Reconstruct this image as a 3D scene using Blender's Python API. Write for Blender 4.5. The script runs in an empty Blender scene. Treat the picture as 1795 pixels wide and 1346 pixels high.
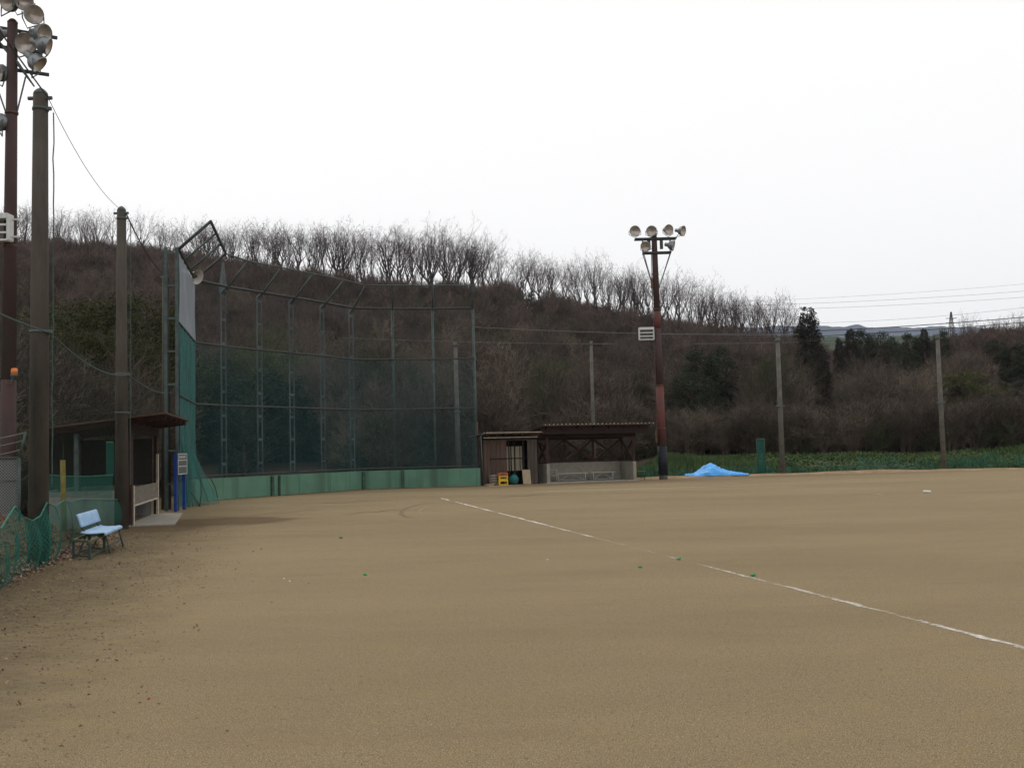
import bpy, math, random
from mathutils import Vector, Matrix
C = bpy.context.scene
COL = C.collection
R = math.radians
# ------------------------------------------------------------------ camera, sky, sun, exposure
EYE = 1.6; FPX = 1800.0; W0 = 1795.0; H0 = 1346.0
PITCH = math.atan(114/FPX); ROLL = 0.024
cam_d = bpy.data.cameras.new('camera'); cam = bpy.data.objects.new('camera', cam_d); COL.objects.link(cam)
cam_d.sensor_width = 36; cam_d.lens = 36*FPX/W0; cam_d.clip_start = 0.1; cam_d.clip_end = 9000
cam.location = (0, 0, EYE)
CM = Matrix.Rotation(R(90)+PITCH, 3, 'X') @ Matrix.Rotation(-ROLL, 3, 'Z')
cam.rotation_euler = CM.to_euler()
C.camera = cam
SUN_EL, SUN_AZ = R(38), R(-32)      # azimuth from +Y, negative is to the left
w = bpy.data.worlds.new('World'); C.world = w; w.use_nodes = True
nt = w.node_tree; nt.nodes.clear()
out = nt.nodes.new('ShaderNodeOutputWorld'); bg = nt.nodes.new('ShaderNodeBackground')
sky = nt.nodes.new('ShaderNodeTexSky'); sky.sky_type = 'NISHITA'; sky.sun_disc = False
sky.sun_elevation = SUN_EL; sky.sun_rotation = SUN_AZ; sky.air_density = 1.0; sky.dust_density = 3.0
hs = nt.nodes.new('ShaderNodeHueSaturation'); hs.inputs['Saturation'].default_value = 0.15
mx = nt.nodes.new('ShaderNodeMix'); mx.data_type = 'RGBA'; mx.inputs[0].default_value = 0.96
mx.inputs[7].default_value = (10.95, 10.9, 10.85, 1)      # the closed white cloud layer
nt.links.new(sky.outputs[0], hs.inputs['Color']); nt.links.new(hs.outputs[0], mx.inputs[6])
nt.links.new(mx.outputs[2], bg.inputs['Color']); bg.inputs['Strength'].default_value = 0.1
nt.links.new(bg.outputs[0], out.inputs['Surface'])
sd = bpy.data.lights.new('sun', 'SUN'); sd.energy = 0.55; sd.angle = R(14); sd.color = (1, 0.95, 0.87)
sun = bpy.data.objects.new('sun', sd); COL.objects.link(sun)
sdir = Vector((math.sin(SUN_AZ)*math.cos(SUN_EL), math.cos(SUN_AZ)*math.cos(SUN_EL), math.sin(SUN_EL)))
sun.rotation_euler = sdir.to_track_quat('Z', 'Y').to_euler()
sun.location = (0, 0, 60)
C.view_settings.view_transform = 'Standard'; C.view_settings.look = 'None'
C.view_settings.exposure = 0; C.view_settings.gamma = 1
C.render.engine = 'CYCLES'
try:
    C.cycles.transparent_max_bounces = 24; C.cycles.max_bounces = 5; C.cycles.diffuse_bounces = 3
except Exception: pass

# ------------------------------------------------------------------ geometry helpers
def ray(px, py):
    return CM @ Vector(((px-W0/2)/FPX, -(py-H0/2)/FPX, -1))
def Z(px, py, z=0.0):                 # point of the photograph's line of sight at height z
    d = ray(px, py); k = (z-EYE)/d.z
    return Vector((d.x*k, d.y*k, z))
def P(px, py, Y):                     # point of the line of sight at depth Y
    d = ray(px, py); k = Y/d.y
    return Vector((d.x*k, Y, EYE+d.z*k))
def hor(px): return 787-0.024*(px-897.5)
def interp(tab, x):
    if x <= tab[0][0]: return tab[0][1]
    for (a, b), (c, d) in zip(tab, tab[1:]):
        if x <= c: return b+(d-b)*(x-a)/(c-a)
    return tab[-1][1]
def perp(d):
    d = d.normalized()
    a = Vector((0, 0, 1)) if abs(d.z) < 0.9 else Vector((1, 0, 0))
    u = d.cross(a).normalized(); return u, u.cross(d).normalized()

class MB:
    def __init__(s): s.v = []; s.f = []; s.sm = []
    def quad(s, a, b, c, d):
        i = len(s.v); s.v += [a, b, c, d]; s.f.append((i, i+1, i+2, i+3)); s.sm.append(False)
    def tri(s, a, b, c):
        i = len(s.v); s.v += [a, b, c]; s.f.append((i, i+1, i+2)); s.sm.append(False)
    def hexa(s, p):                   # 8 points: bottom four ccw, top four ccw
        i = len(s.v); s.v += [Vector(q) for q in p]
        for f in ((3,2,1,0),(4,5,6,7),(0,1,5,4),(1,2,6,5),(2,3,7,6),(3,0,4,7)):
            s.f.append(tuple(i+k for k in f)); s.sm.append(False)
    def box(s, c, size, M=None):
        c = Vector(c); hx, hy, hz = size[0]/2, size[1]/2, size[2]/2
        q = [Vector(k) for k in ((-hx,-hy,-hz),(hx,-hy,-hz),(hx,hy,-hz),(-hx,hy,-hz),(-hx,-hy,hz),(hx,-hy,hz),(hx,hy,hz),(-hx,hy,hz))]
        s.hexa([c+(M @ k if M else k) for k in q])
    def beam(s, a, b, w_, h_, up=None):
        a = Vector(a); b = Vector(b); d = (b-a).normalized()
        upv = Vector(up) if up else (Vector((0,0,1)) if abs(d.z) < 0.95 else Vector((0,1,0)))
        u = d.cross(upv).normalized(); v = u.cross(d).normalized()
        u *= w_/2; v *= h_/2
        s.hexa([a-u-v, b-u-v, b+u-v, a+u-v, a-u+v, b-u+v, b+u+v, a+u+v])
    def path(s, pts, rs, n=8, cap=True):
        pts = [Vector(p) for p in pts]
        if not isinstance(rs, (list, tuple)): rs = [rs]*len(pts)
        base = len(s.v); u = None
        for k, p in enumerate(pts):
            d = (pts[min(k+1, len(pts)-1)]-pts[max(k-1, 0)])
            if d.length < 1e-9: d = Vector((0,0,1))
            d.normalize()
            if u is None: u, v = perp(d)
            else:
                u = (u-d*u.dot(d)).normalized(); v = u.cross(d)
            for j in range(n):
                a = 2*math.pi*j/n
                s.v.append(p+(u*math.cos(a)+v*math.sin(a))*rs[k])
        for k in range(len(pts)-1):
            for j in range(n):
                a = base+k*n+j; b = base+k*n+(j+1) % n
                s.f.append((a, a+n, b+n, b)); s.sm.append(n > 5)
        if cap:
            s.f.append(tuple(base+j for j in range(n))); s.sm.append(False)
            e = base+(len(pts)-1)*n
            s.f.append(tuple(e+j for j in reversed(range(n)))); s.sm.append(False)
    def grid(s, fn, nu, nv, smooth=True):
        b = len(s.v)
        for i in range(nu+1):
            for j in range(nv+1): s.v.append(Vector(fn(i/nu, j/nv)))
        for i in range(nu):
            for j in range(nv):
                a = b+i*(nv+1)+j
                s.f.append((a, a+nv+1, a+nv+2, a+1)); s.sm.append(smooth)
    def build(s, name, mat, parent=None, shift=None):
        off = Vector((0,0,0))
        if shift is not None: off = Vector(shift)
        elif parent is not None: off = WL[parent.name]
        me = bpy.data.meshes.new(name)
        me.from_pydata([tuple(v-off) for v in s.v], [], s.f)
        me.polygons.foreach_set('use_smooth', s.sm)
        me.materials.append(mat)
        o = bpy.data.objects.new(name, me); COL.objects.link(o)
        if parent is not None:
            o.parent = parent; WL[o.name] = WL[parent.name].copy()
        else:
            o.location = off; WL[o.name] = off.copy()
        return o
WL = {}
def tag(o, label=None, cat=None, group=None, kind=None):
    if label: o['label'] = label
    if cat: o['category'] = cat
    if group: o['group'] = group
    if kind: o['kind'] = kind
    return o
def thing(name, loc, label, cat, group=None):
    o = bpy.data.objects.new(name, None); COL.objects.link(o); o.location = loc
    o.empty_display_size = 0.3
    WL[o.name] = Vector(loc); return tag(o, label, cat, group)
def copy_tree(o, parent=None):
    c = o.copy(); COL.objects.link(c); c.parent = parent
    for ch in o.children: copy_tree(ch, c)
    return c

# ------------------------------------------------------------------ materials
def mat(name, col, rough=0.85, var=0.25, scale=6.0, bump=0.0, bscale=None, metal=0.0, col2=None, stretch=None, detail=6, spec=0.2, rnd=0.0):
    m = bpy.data.materials.new(name); m.use_nodes = True; n = m.node_tree; b = n.nodes['Principled BSDF']
    b.inputs['Roughness'].default_value = rough; b.inputs['Metallic'].default_value = metal
    b.inputs['Specular IOR Level'].default_value = spec
    tc = n.nodes.new('ShaderNodeTexCoord'); mp = n.nodes.new('ShaderNodeMapping')
    n.links.new(tc.outputs['Object'], mp.inputs['Vector'])
    if stretch: mp.inputs['Scale'].default_value = stretch
    nz = n.nodes.new('ShaderNodeTexNoise'); nz.inputs['Scale'].default_value = scale; nz.inputs['Detail'].default_value = detail
    nz.inputs['Roughness'].default_value = 0.65
    n.links.new(mp.outputs[0], nz.inputs['Vector'])
    rp = n.nodes.new('ShaderNodeValToRGB'); rp.color_ramp.elements[0].position = 0.3; rp.color_ramp.elements[1].position = 0.7
    c2 = col2 if col2 else tuple(min(1, c*(1+var)) for c in col)
    c1 = col if col2 else tuple(c*(1-var) for c in col)
    rp.color_ramp.elements[0].color = (*c1, 1); rp.color_ramp.elements[1].color = (*c2, 1)
    n.links.new(nz.outputs['Fac'], rp.inputs['Fac'])
    src = rp.outputs[0]
    if rnd:
        oi = n.nodes.new('ShaderNodeObjectInfo'); mr = n.nodes.new('ShaderNodeMapRange')
        mr.inputs['To Min'].default_value = 1-rnd; mr.inputs['To Max'].default_value = 1+rnd
        n.links.new(oi.outputs['Random'], mr.inputs['Value'])
        h = n.nodes.new('ShaderNodeHueSaturation'); n.links.new(mr.outputs[0], h.inputs['Value']); n.links.new(src, h.inputs['Color'])
        src = h.outputs[0]
    n.links.new(src, b.inputs['Base Color'])
    if bump:
        nb = n.nodes.new('ShaderNodeTexNoise'); nb.inputs['Scale'].default_value = bscale or scale*4; nb.inputs['Detail'].default_value = 8
        n.links.new(mp.outputs[0], nb.inputs['Vector'])
        bp = n.nodes.new('ShaderNodeBump'); bp.inputs['Strength'].default_value = bump; bp.inputs['Distance'].default_value = 0.02
        n.links.new(nb.outputs['Fac'], bp.inputs['Height']); n.links.new(bp.outputs[0], b.inputs['Normal'])
    return m
def net_mat(name, col, cover, grid=None, thick=0.2, nscale=0.6, streak=(1,1,0.15)):
    """a knotted net: threads (grid cell in metres along the mesh's UV) or, where far too fine to tell threads, an even cover"""
    m = bpy.data.materials.new(name); m.use_nodes = True; n = m.node_tree; b = n.nodes['Principled BSDF']
    b.inputs['Base Color'].default_value = (*col, 1); b.inputs['Roughness'].default_value = 0.8; b.inputs['Specular IOR Level'].default_value = 0.1
    tc = n.nodes.new('ShaderNodeTexCoord'); mp = n.nodes.new('ShaderNodeMapping'); mp.inputs['Scale'].default_value = streak
    n.links.new(tc.outputs['Object'], mp.inputs['Vector'])
    nz = n.nodes.new('ShaderNodeTexNoise'); nz.inputs['Scale'].default_value = nscale; nz.inputs['Detail'].default_value = 4
    n.links.new(mp.outputs[0], nz.inputs['Vector'])
    mr = n.nodes.new('ShaderNodeMapRange'); mr.inputs['From Min'].default_value = 0.3; mr.inputs['From Max'].default_value = 0.7
    mr.inputs['To Min'].default_value = cover*0.75; mr.inputs['To Max'].default_value = min(1, cover*1.25)
    n.links.new(nz.outputs['Fac'], mr.inputs['Value']); al = mr.outputs[0]
    if grid:
        sp = n.nodes.new('ShaderNodeSeparateXYZ'); n.links.new(tc.outputs['UV'], sp.inputs[0])
        def M(op, a, bb=None):
            k = n.nodes.new('ShaderNodeMath'); k.operation = op
            for i, q in enumerate((a, bb)):
                if q is None: continue
                if isinstance(q, (int, float)): k.inputs[i].default_value = q
                else: n.links.new(q, k.inputs[i])
            return k.outputs[0]
        s1 = M('ADD', sp.outputs[0], sp.outputs[1]); s2 = M('SUBTRACT', sp.outputs[0], sp.outputs[1])
        l1 = M('LESS_THAN', M('FRACT', M('DIVIDE', s1, grid)), thick); l2 = M('LESS_THAN', M('FRACT', M('ADD', M('DIVIDE', s2, grid), 100.0)), thick)
        g = M('MAXIMUM', l1, l2)
        al = M('MAXIMUM', M('MULTIPLY', g, 0.95), al)
    n.links.new(al, b.inputs['Alpha'])
    return m

concrete = mat('concrete_grey', (0.20,0.195,0.18), var=0.3, scale=3, bump=0.3, bscale=40, stretch=(1,1,0.3))
concrete_pole = mat('concrete_pole_weathered', (0.064,0.055,0.044), var=0.45, scale=2.2, bump=0.3, bscale=30, stretch=(1,1,0.25))
conc_light = mat('concrete_pale', (0.25,0.235,0.195), var=0.2, scale=4, bump=0.2)
conc_far = mat('far_concrete', (0.115,0.11,0.094), var=0.3, scale=3)
slab_m = mat('concrete_slab', (0.30,0.28,0.24), var=0.15, scale=4, bump=0.2)
steel_galv = mat('galvanised_steel', (0.095,0.115,0.118), rough=0.65, var=0.5, scale=3, metal=0.2, stretch=(1,1,0.2))
steel_green = mat('steel_grey_green', (0.07,0.095,0.092), rough=0.6, var=0.35, scale=4, metal=0.2)
steel_dark = mat('steel_dark', (0.05,0.055,0.055), rough=0.6, var=0.3, scale=8)
rust = mat('rusted_steel', (0.10,0.06,0.045), rough=0.85, var=0.4, scale=7)
pole_rust = mat('rust_brown_steel', (0.042,0.030,0.028), rough=0.8, scale=1.3, col2=(0.078,0.045,0.042), stretch=(1,1,0.4), bump=0.1)
pole_red = mat('flaking_red_paint', (0.07,0.045,0.042), rough=0.7, scale=1.6, col2=(0.15,0.042,0.038), stretch=(1,1,0.5))
rubber_black = mat('black_sleeve', (0.015,0.018,0.025), rough=0.6, var=0.3, scale=6)
white_metal = mat('white_painted_metal', (0.55,0.56,0.54), rough=0.5, var=0.12, scale=6)
pale_pipe = mat('pale_pipe', (0.36,0.36,0.35), rough=0.6, var=0.2)
horn_m = mat('pale_horn_plastic', (0.45,0.44,0.42), rough=0.5, var=0.12, scale=8)
lamp_body = mat('lamp_aluminium', (0.22,0.23,0.24), rough=0.4, var=0.2, scale=6, metal=0.6)
lens_m = mat('lamp_reflector_glass', (0.42,0.38,0.34), rough=0.25, scale=5, var=0.35, metal=0.35, spec=0.5)
brown_wood = mat('brown_stained_wood', (0.050,0.026,0.022), rough=0.8, var=0.35, scale=9, bump=0.2, stretch=(1,1,0.2))
brown_dark = mat('dark_stained_wood', (0.024,0.014,0.012), rough=0.85, var=0.3, scale=9)
plank_m = mat('brown_plank_cladding', (0.085,0.055,0.043), rough=0.85, var=0.4, scale=12, stretch=(1,1,0.06), bump=0.2)
roof_m = mat('rust_red_corrugated_sheet', (0.11,0.06,0.045), rough=0.7, var=0.3, scale=4, metal=0.1)
roof_edge = mat('pale_sheet_edge', (0.42,0.38,0.31), rough=0.7, var=0.3, scale=9)
plywood = mat('plywood', (0.33,0.27,0.18), rough=0.8, var=0.15, scale=7)
curtain = mat('beige_sheet', (0.42,0.38,0.29), rough=0.9, var=0.1, scale=5)
grey_board = mat('grey_weathered_board', (0.17,0.15,0.125), rough=0.9, var=0.25, scale=10, stretch=(0.2,0.2,1))
blue_paint = mat('blue_paint', (0.025,0.065,0.27), rough=0.5, var=0.2, scale=6)
bench_blue = mat('pale_blue_plastic', (0.30,0.47,0.68), rough=0.45, var=0.17, scale=7, spec=0.4)
green_metal = mat('dark_green_frame', (0.05,0.075,0.06), rough=0.6, var=0.35, scale=9)
yellow_p = mat('yellow_plastic', (0.62,0.42,0.04), rough=0.5, var=0.15)
yellow_post = mat('faded_yellow_pole', (0.16,0.13,0.03), rough=0.7, var=0.3)
red_p = mat('orange_red_plastic', (0.5,0.13,0.06), rough=0.5, var=0.15)
teal_p = mat('teal_plastic', (0.015,0.12,0.12), rough=0.5, var=0.3)
orange_p = mat('orange_lens', (0.75,0.20,0.02), rough=0.35, var=0.1, spec=0.5)
rope_m = mat('grey_green_rope', (0.06,0.09,0.078), rough=0.9, var=0.3, scale=15)
green_rope = mat('green_rope', (0.03,0.16,0.115), rough=0.8, var=0.3, scale=15)
wire_m = mat('thin_wire', (0.06,0.06,0.065), rough=0.6, var=0.2)
wire_pale = mat('pale_wire', (0.20,0.20,0.20), rough=0.6, var=0.2)
chalk_white = mat('white_rubber', (0.75,0.74,0.70), rough=0.7, var=0.08)
scrap_green = mat('green_scrap', (0.04,0.30,0.14), rough=0.7, var=0.3, scale=30)
leaf_red = mat('red_leaf', (0.35,0.06,0.03), rough=0.7, var=0.3, scale=30)
bark = mat('bare_bark', (0.065,0.052,0.048), rough=0.95, var=0.3, scale=3, rnd=0.25)
twig = mat('bare_twigs', (0.095,0.072,0.068), rough=0.95, var=0.3, scale=2, rnd=0.3)
bark_h = mat('hillside_bark', (0.075,0.060,0.048), rough=0.95, var=0.3, scale=3, rnd=0.3)
twig_red = mat('reddish_twigs', (0.106,0.078,0.067), rough=0.95, var=0.35, scale=0.3, rnd=0.4)
twig_grey = mat('grey_brown_twigs', (0.122,0.097,0.074), rough=0.95, var=0.35, scale=0.3, rnd=0.45)
twig_olive = mat('olive_twigs', (0.065,0.072,0.038), rough=0.95, var=0.3, scale=1, rnd=0.3)
leaf_dark = mat('dark_evergreen_leaves', (0.016,0.022,0.013), rough=0.8, scale=1.2, col2=(0.036,0.046,0.022), rnd=0.2)
leaf_olive = mat('olive_evergreen_leaves', (0.03,0.036,0.010), rough=0.8, scale=0.9, col2=(0.048,0.050,0.015), rnd=0.15)
leaf_bamboo = mat('yellow_green_leaves', (0.045,0.055,0.018), rough=0.8, scale=0.8, col2=(0.12,0.125,0.04), rnd=0.15)
leaf_cedar = mat('cedar_foliage', (0.018,0.019,0.014), rough=0.85, scale=1.5, col2=(0.042,0.035,0.024), rnd=0.15)
grass_m = mat('grass_blades', (0.034,0.068,0.026), rough=0.85, scale=0.45, col2=(0.095,0.135,0.045))
litter_m = mat('dry_leaf_litter', (0.12,0.06,0.035), rough=0.9, scale=14, col2=(0.33,0.15,0.07))
litter_pale = mat('pale_dry_leaves', (0.10,0.06,0.05), rough=0.9, scale=16, col2=(0.38,0.27,0.19))
clod_m = mat('soil_clods', (0.055,0.040,0.027), rough=0.95, scale=9, col2=(0.19,0.14,0.09))
hill_m = mat('hill_leaf_mould', (0.045,0.034,0.026), rough=0.95, scale=0.35, col2=(0.085,0.062,0.045), bump=0.5, bscale=2)
bank_m = mat('bank_soil_and_grass', (0.03,0.045,0.018), rough=0.95, scale=0.8, col2=(0.065,0.07,0.03), bump=0.4)
mount_m = mat('far_forest_air_tint', (0.045,0.065,0.10), rough=1, var=0.2, scale=0.02)  # blue of the distant air is put into this forest colour
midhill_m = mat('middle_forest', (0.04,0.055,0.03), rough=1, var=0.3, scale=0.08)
tarp_m = mat('blue_tarpaulin', (0.075,0.38,0.84), rough=0.45, var=0.16, scale=3, spec=0.4, bump=0.3, bscale=6)
screen_net = net_mat('dark_green_screen', (0.02,0.10,0.075), 0.85)

def ground_material():
    m = bpy.data.materials.new('field_dirt'); m.use_nodes = True; n = m.node_tree; b = n.nodes['Principled BSDF']
    b.inputs['Roughness'].default_value = 0.95; b.inputs['Specular IOR Level'].default_value = 0.1
    L = n.links.new; tc = n.nodes.new('ShaderNodeTexCoord'); pos = tc.outputs['Object']
    def noise(scale, detail=6, rough=0.6, st=None, dist=0.0):
        k = n.nodes.new('ShaderNodeTexNoise'); k.inputs['Scale'].default_value = scale; k.inputs['Detail'].default_value = detail
        k.inputs['Roughness'].default_value = rough; k.inputs['Distortion'].default_value = dist
        if st:
            mp = n.nodes.new('ShaderNodeMapping'); mp.inputs['Scale'].default_value = st[:3]
            if len(st) > 3: mp.inputs['Rotation'].default_value = (0, 0, st[3])
            L(pos, mp.inputs[0]); L(mp.outputs[0], k.inputs['Vector'])
        else: L(pos, k.inputs['Vector'])
        return k.outputs['Fac']
    def rng(v, a, bb, c, d, sm=False):
        k = n.nodes.new('ShaderNodeMapRange'); k.inputs[1].default_value = a; k.inputs[2].default_value = bb
        k.inputs[3].default_value = c; k.inputs[4].default_value = d
        if sm: k.interpolation_type = 'SMOOTHSTEP'
        L(v, k.inputs[0]); return k.outputs[0]
    def M(op, a, bb):
        k = n.nodes.new('ShaderNodeMath'); k.operation = op
        for i, q in enumerate((a, bb)):
            if isinstance(q, (int, float)): k.inputs[i].default_value = q
            else: L(q, k.inputs[i])
        return k.outputs[0]
    def mix(f, a, bb):
        k = n.nodes.new('ShaderNodeMix'); k.data_type = 'RGBA'
        if isinstance(f, float): k.inputs[0].default_value = f
        else: L(f, k.inputs[0])
        for i, q in ((6, a), (7, bb)):
            if isinstance(q, tuple): k.inputs[i].default_value = (*q, 1)
            else: L(q, k.inputs[i])
        return k.outputs[2]
    sp = n.nodes.new('ShaderNodeSeparateXYZ'); L(pos, sp.inputs[0]); X, Y = sp.outputs[0], sp.outputs[1]
    c = mix(rng(noise(0.35, 5), 0.35, 0.65, 0, 1), GA, GB)
    c = mix(rng(noise(1.1, 6, st=(0.35,1.2,1,0.35)), 0.42, 0.66, 0, 0.5), c, GC)          # raked streaks
    c = mix(rng(noise(5, 6), 0.45, 0.7, 0, 0.35), c, GD)
    # grains and specks
    c = mix(rng(noise(95, 3, 0.7), 0.44, 0.56, 0, 0.8), c, (0.50,0.40,0.25))
    c = mix(rng(noise(130, 2, 0.7, st=(1,1,1,1.0)), 0.49, 0.57, 0, 0.9), c, (0.085,0.062,0.037))
    c = mix(rng(noise(24, 4, 0.75), 0.55, 0.66, 0, 0.7), c, (0.14,0.10,0.06))
    c = mix(rng(noise(31, 4, 0.8, st=(1,1,1,0.9)), 0.53, 0.64, 0, 0.6), c, (0.42,0.335,0.20))
    c = mix(rng(noise(38, 5, 0.8, st=(1,1,1,0.5)), 0.40, 0.62, 0, 0.5), c, (0.20,0.155,0.088))
    c = mix(rng(noise(0.6, 7, 0.75, st=(0.5,1.6,1,-0.2)), 0.52, 0.66, 0, 0.45), c, (0.225,0.165,0.10))
    c = mix(rng(noise(3.1, 8, 0.8, st=(0.7,1.4,1,0.1)), 0.55, 0.70, 0, 0.4), c, (0.33,0.255,0.165))
    # trampled dark soil by the left fence (a strip along it)
    d = M('ADD', M('ADD', X, M('MULTIPLY', Y, 0.2)), 4.15)        # metres out from the fence line
    d = M('ADD', d, rng(noise(0.9, 6, 0.7), 0, 1, -1.3, 1.3))
    msk = M('MULTIPLY', rng(d, 0.3, 3.4, 1, 0, True), rng(Y, 22, 30, 1, 0.3))
    c = mix(M('MULTIPLY', msk, 0.72), c, (0.12,0.09,0.054))
    cl = M('MULTIPLY', rng(noise(7, 7, 0.7, st=(0.7,1.5,1)), 0.47, 0.57, 0, 1), msk)
    c = mix(M('MULTIPLY', cl, 0.45), c, (0.06,0.046,0.03))
    c = mix(rng(noise(17, 5, 0.8, st=(1,1,1,0.2)), 0.64, 0.70, 0, 0.75), c, (0.07,0.05,0.03))
    c = mix(rng(noise(1.7, 7, 0.8, st=(0.8,1.3,1,0.7)), 0.53, 0.68, 0, 0.5), c, (0.30,0.225,0.10))
    mo = M('MULTIPLY', rng(noise(2.2, 6, 0.7), 0.50, 0.64, 0, 0.5), rng(d, 0.0, 3.6, 1, 0, True))
    c = mix(mo, c, (0.17,0.155,0.06))                                # thin moss
    # darker blotches beside the near shelter, and damp soil along the wall
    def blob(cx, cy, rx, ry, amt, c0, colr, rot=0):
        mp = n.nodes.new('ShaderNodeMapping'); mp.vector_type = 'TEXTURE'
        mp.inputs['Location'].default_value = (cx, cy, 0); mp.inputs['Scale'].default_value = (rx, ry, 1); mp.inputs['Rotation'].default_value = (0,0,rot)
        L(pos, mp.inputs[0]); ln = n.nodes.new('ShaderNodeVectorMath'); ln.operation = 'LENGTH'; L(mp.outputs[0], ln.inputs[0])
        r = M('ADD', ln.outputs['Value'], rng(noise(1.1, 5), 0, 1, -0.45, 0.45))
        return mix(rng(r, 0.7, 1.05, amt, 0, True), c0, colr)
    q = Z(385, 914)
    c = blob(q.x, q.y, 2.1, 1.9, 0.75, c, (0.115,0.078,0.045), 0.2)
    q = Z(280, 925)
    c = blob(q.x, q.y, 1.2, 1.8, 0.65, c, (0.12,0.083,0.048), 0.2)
    e = M('ADD', M('SUBTRACT', Y, M('MULTIPLY', X, 0.28)), rng(noise(0.5, 5), 0, 1, -1.8, 1.8))
    c = mix(rng(e, 41.0, 45.5, 0, 0.55, True), c, (0.15,0.105,0.065))
    tv = n.nodes.new('ShaderNodeHueSaturation'); tv.inputs['Saturation'].default_value = 1.05
    L(rng(noise(0.16, 4, 0.6, st=(0.6,1.5,1,0.3)), 0.38, 0.62, 0.85, 0.99), tv.inputs['Value']); L(c, tv.inputs['Color'])
    L(tv.outputs[0], b.inputs['Base Color'])
    h = M('ADD', M('MULTIPLY', noise(60, 5, 0.7), 0.3), M('MULTIPLY', noise(9, 6, 0.7), 0.6))
    h = M('ADD', h, M('MULTIPLY', M('MULTIPLY', noise(6, 7, 0.75), msk), 2.5))
    bp = n.nodes.new('ShaderNodeBump'); bp.inputs['Strength'].default_value = 0.8; bp.inputs['Distance'].default_value = 0.03
    L(h, bp.inputs['Height']); L(bp.outputs[0], b.inputs['Normal'])
    return m
GA, GB, GC, GD = (0.255,0.192,0.112), (0.30,0.222,0.132), (0.335,0.25,0.155), (0.225,0.165,0.092)
def worn_chalk(name, lo, hi):
    m = bpy.data.materials.new(name); m.use_nodes = True; n = m.node_tree; b = n.nodes['Principled BSDF']
    b.inputs['Base Color'].default_value = (0.66,0.61,0.53,1); b.inputs['Roughness'].default_value = 1
    tc = n.nodes.new('ShaderNodeTexCoord'); L = n.links.new
    a = n.nodes.new('ShaderNodeTexNoise'); a.inputs['Scale'].default_value = 0.9; a.inputs['Detail'].default_value = 3
    f = n.nodes.new('ShaderNodeTexNoise'); f.inputs['Scale'].default_value = 14; f.inputs['Detail'].default_value = 6; f.inputs['Roughness'].default_value = 0.75
    L(tc.outputs['Object'], a.inputs['Vector']); L(tc.outputs['Object'], f.inputs['Vector'])
    k = n.nodes.new('ShaderNodeMath'); k.operation = 'ADD'; L(a.outputs['Fac'], k.inputs[0]); L(f.outputs['Fac'], k.inputs[1])
    at = n.nodes.new('ShaderNodeAttribute'); at.attribute_name = 'wear'
    k2 = n.nodes.new('ShaderNodeMath'); k2.operation = 'SUBTRACT'; L(k.outputs[0], k2.inputs[0]); L(at.outputs['Fac'], k2.inputs[1])
    r = n.nodes.new('ShaderNodeMapRange'); r.inputs[1].default_value = lo; r.inputs[2].default_value = hi; r.inputs[4].default_value = 0.95
    L(k2.outputs[0], r.inputs[0]); L(r.outputs[0], b.inputs['Alpha'])
    return m

# ------------------------------------------------------------------ ground
g = MB()
xs = [-3000,-600,-150,-60,-20,20,60,150,600,3000]; ys = [-300,-60,-20,0,20,40,60,150,600,3000]
g.grid(lambda u, v: (xs[round(u*9)], ys[round(v*9)], 0), 9, 9)
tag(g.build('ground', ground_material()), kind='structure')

def chalk(name, p0, p1, width, n, m, wear, jit=0.01, seed=1):
    rr = random.Random(seed)
    d = (p1-p0).normalized(); s = Vector((-d.y, d.x, 0)); mb = MB(); vals = []
    for i in range(n+1):
        t = i/n; c = p0.lerp(p1, t)+Vector((0,0,0.004)); w_ = width*(0.8+0.4*rr.random())
        o = s*rr.uniform(-jit, jit)
        for j in (-1, -0.5, 0.5, 1):
            mb.v.append(c+o+s*w_/2*j); vals.append(wear(t)+(0.35 if abs(j) == 1 else 0))
    for i in range(n):
        for j in range(3):
            a = i*4+j; mb.f.append((a, a+4, a+5, a+1)); mb.sm.append(False)
    o = mb.build(name, m)
    at = o.data.attributes.new('wear', 'FLOAT', 'POINT'); at.data.foreach_set('value', vals)
    return tag(o, kind='structure')
chk = worn_chalk('worn_chalk', 0.82, 1.15)
# foul line: strong near the plate end, nearly gone in the middle, broken near the camera
fl = [(0,0.25),(0.06,-0.05),(0.4,-0.1),(0.6,0.1),(0.76,0.14),(0.82,0.38),(0.86,0.40),(0.885,0.18),(0.90,0.10),(1,0.02)]
a_ = Z(765, 871); b_ = Z(1840, 1147)
def wear_fl(t): return interp([(0,0.3),(0.03,-0.1),(0.3,-0.1),(0.55,-0.05),(0.66,0.03),(0.70,0.10),(0.75,0.15),(0.80,0.12),(0.83,0.03),(1,0.03)], t)
chalk('foul_line', a_, b_, 0.10, 220, chk, wear_fl, jit=0.018, seed=3)
chalk('far_chalk_line', Z(935, 862), Z(1240, 853.0), 0.10, 60, chk, lambda t: -0.25)
chalk('far_chalk_line', Z(1240, 853.0), Z(1450, 846), 0.10, 40, chk, lambda t: -0.2+0.3*t)
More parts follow.
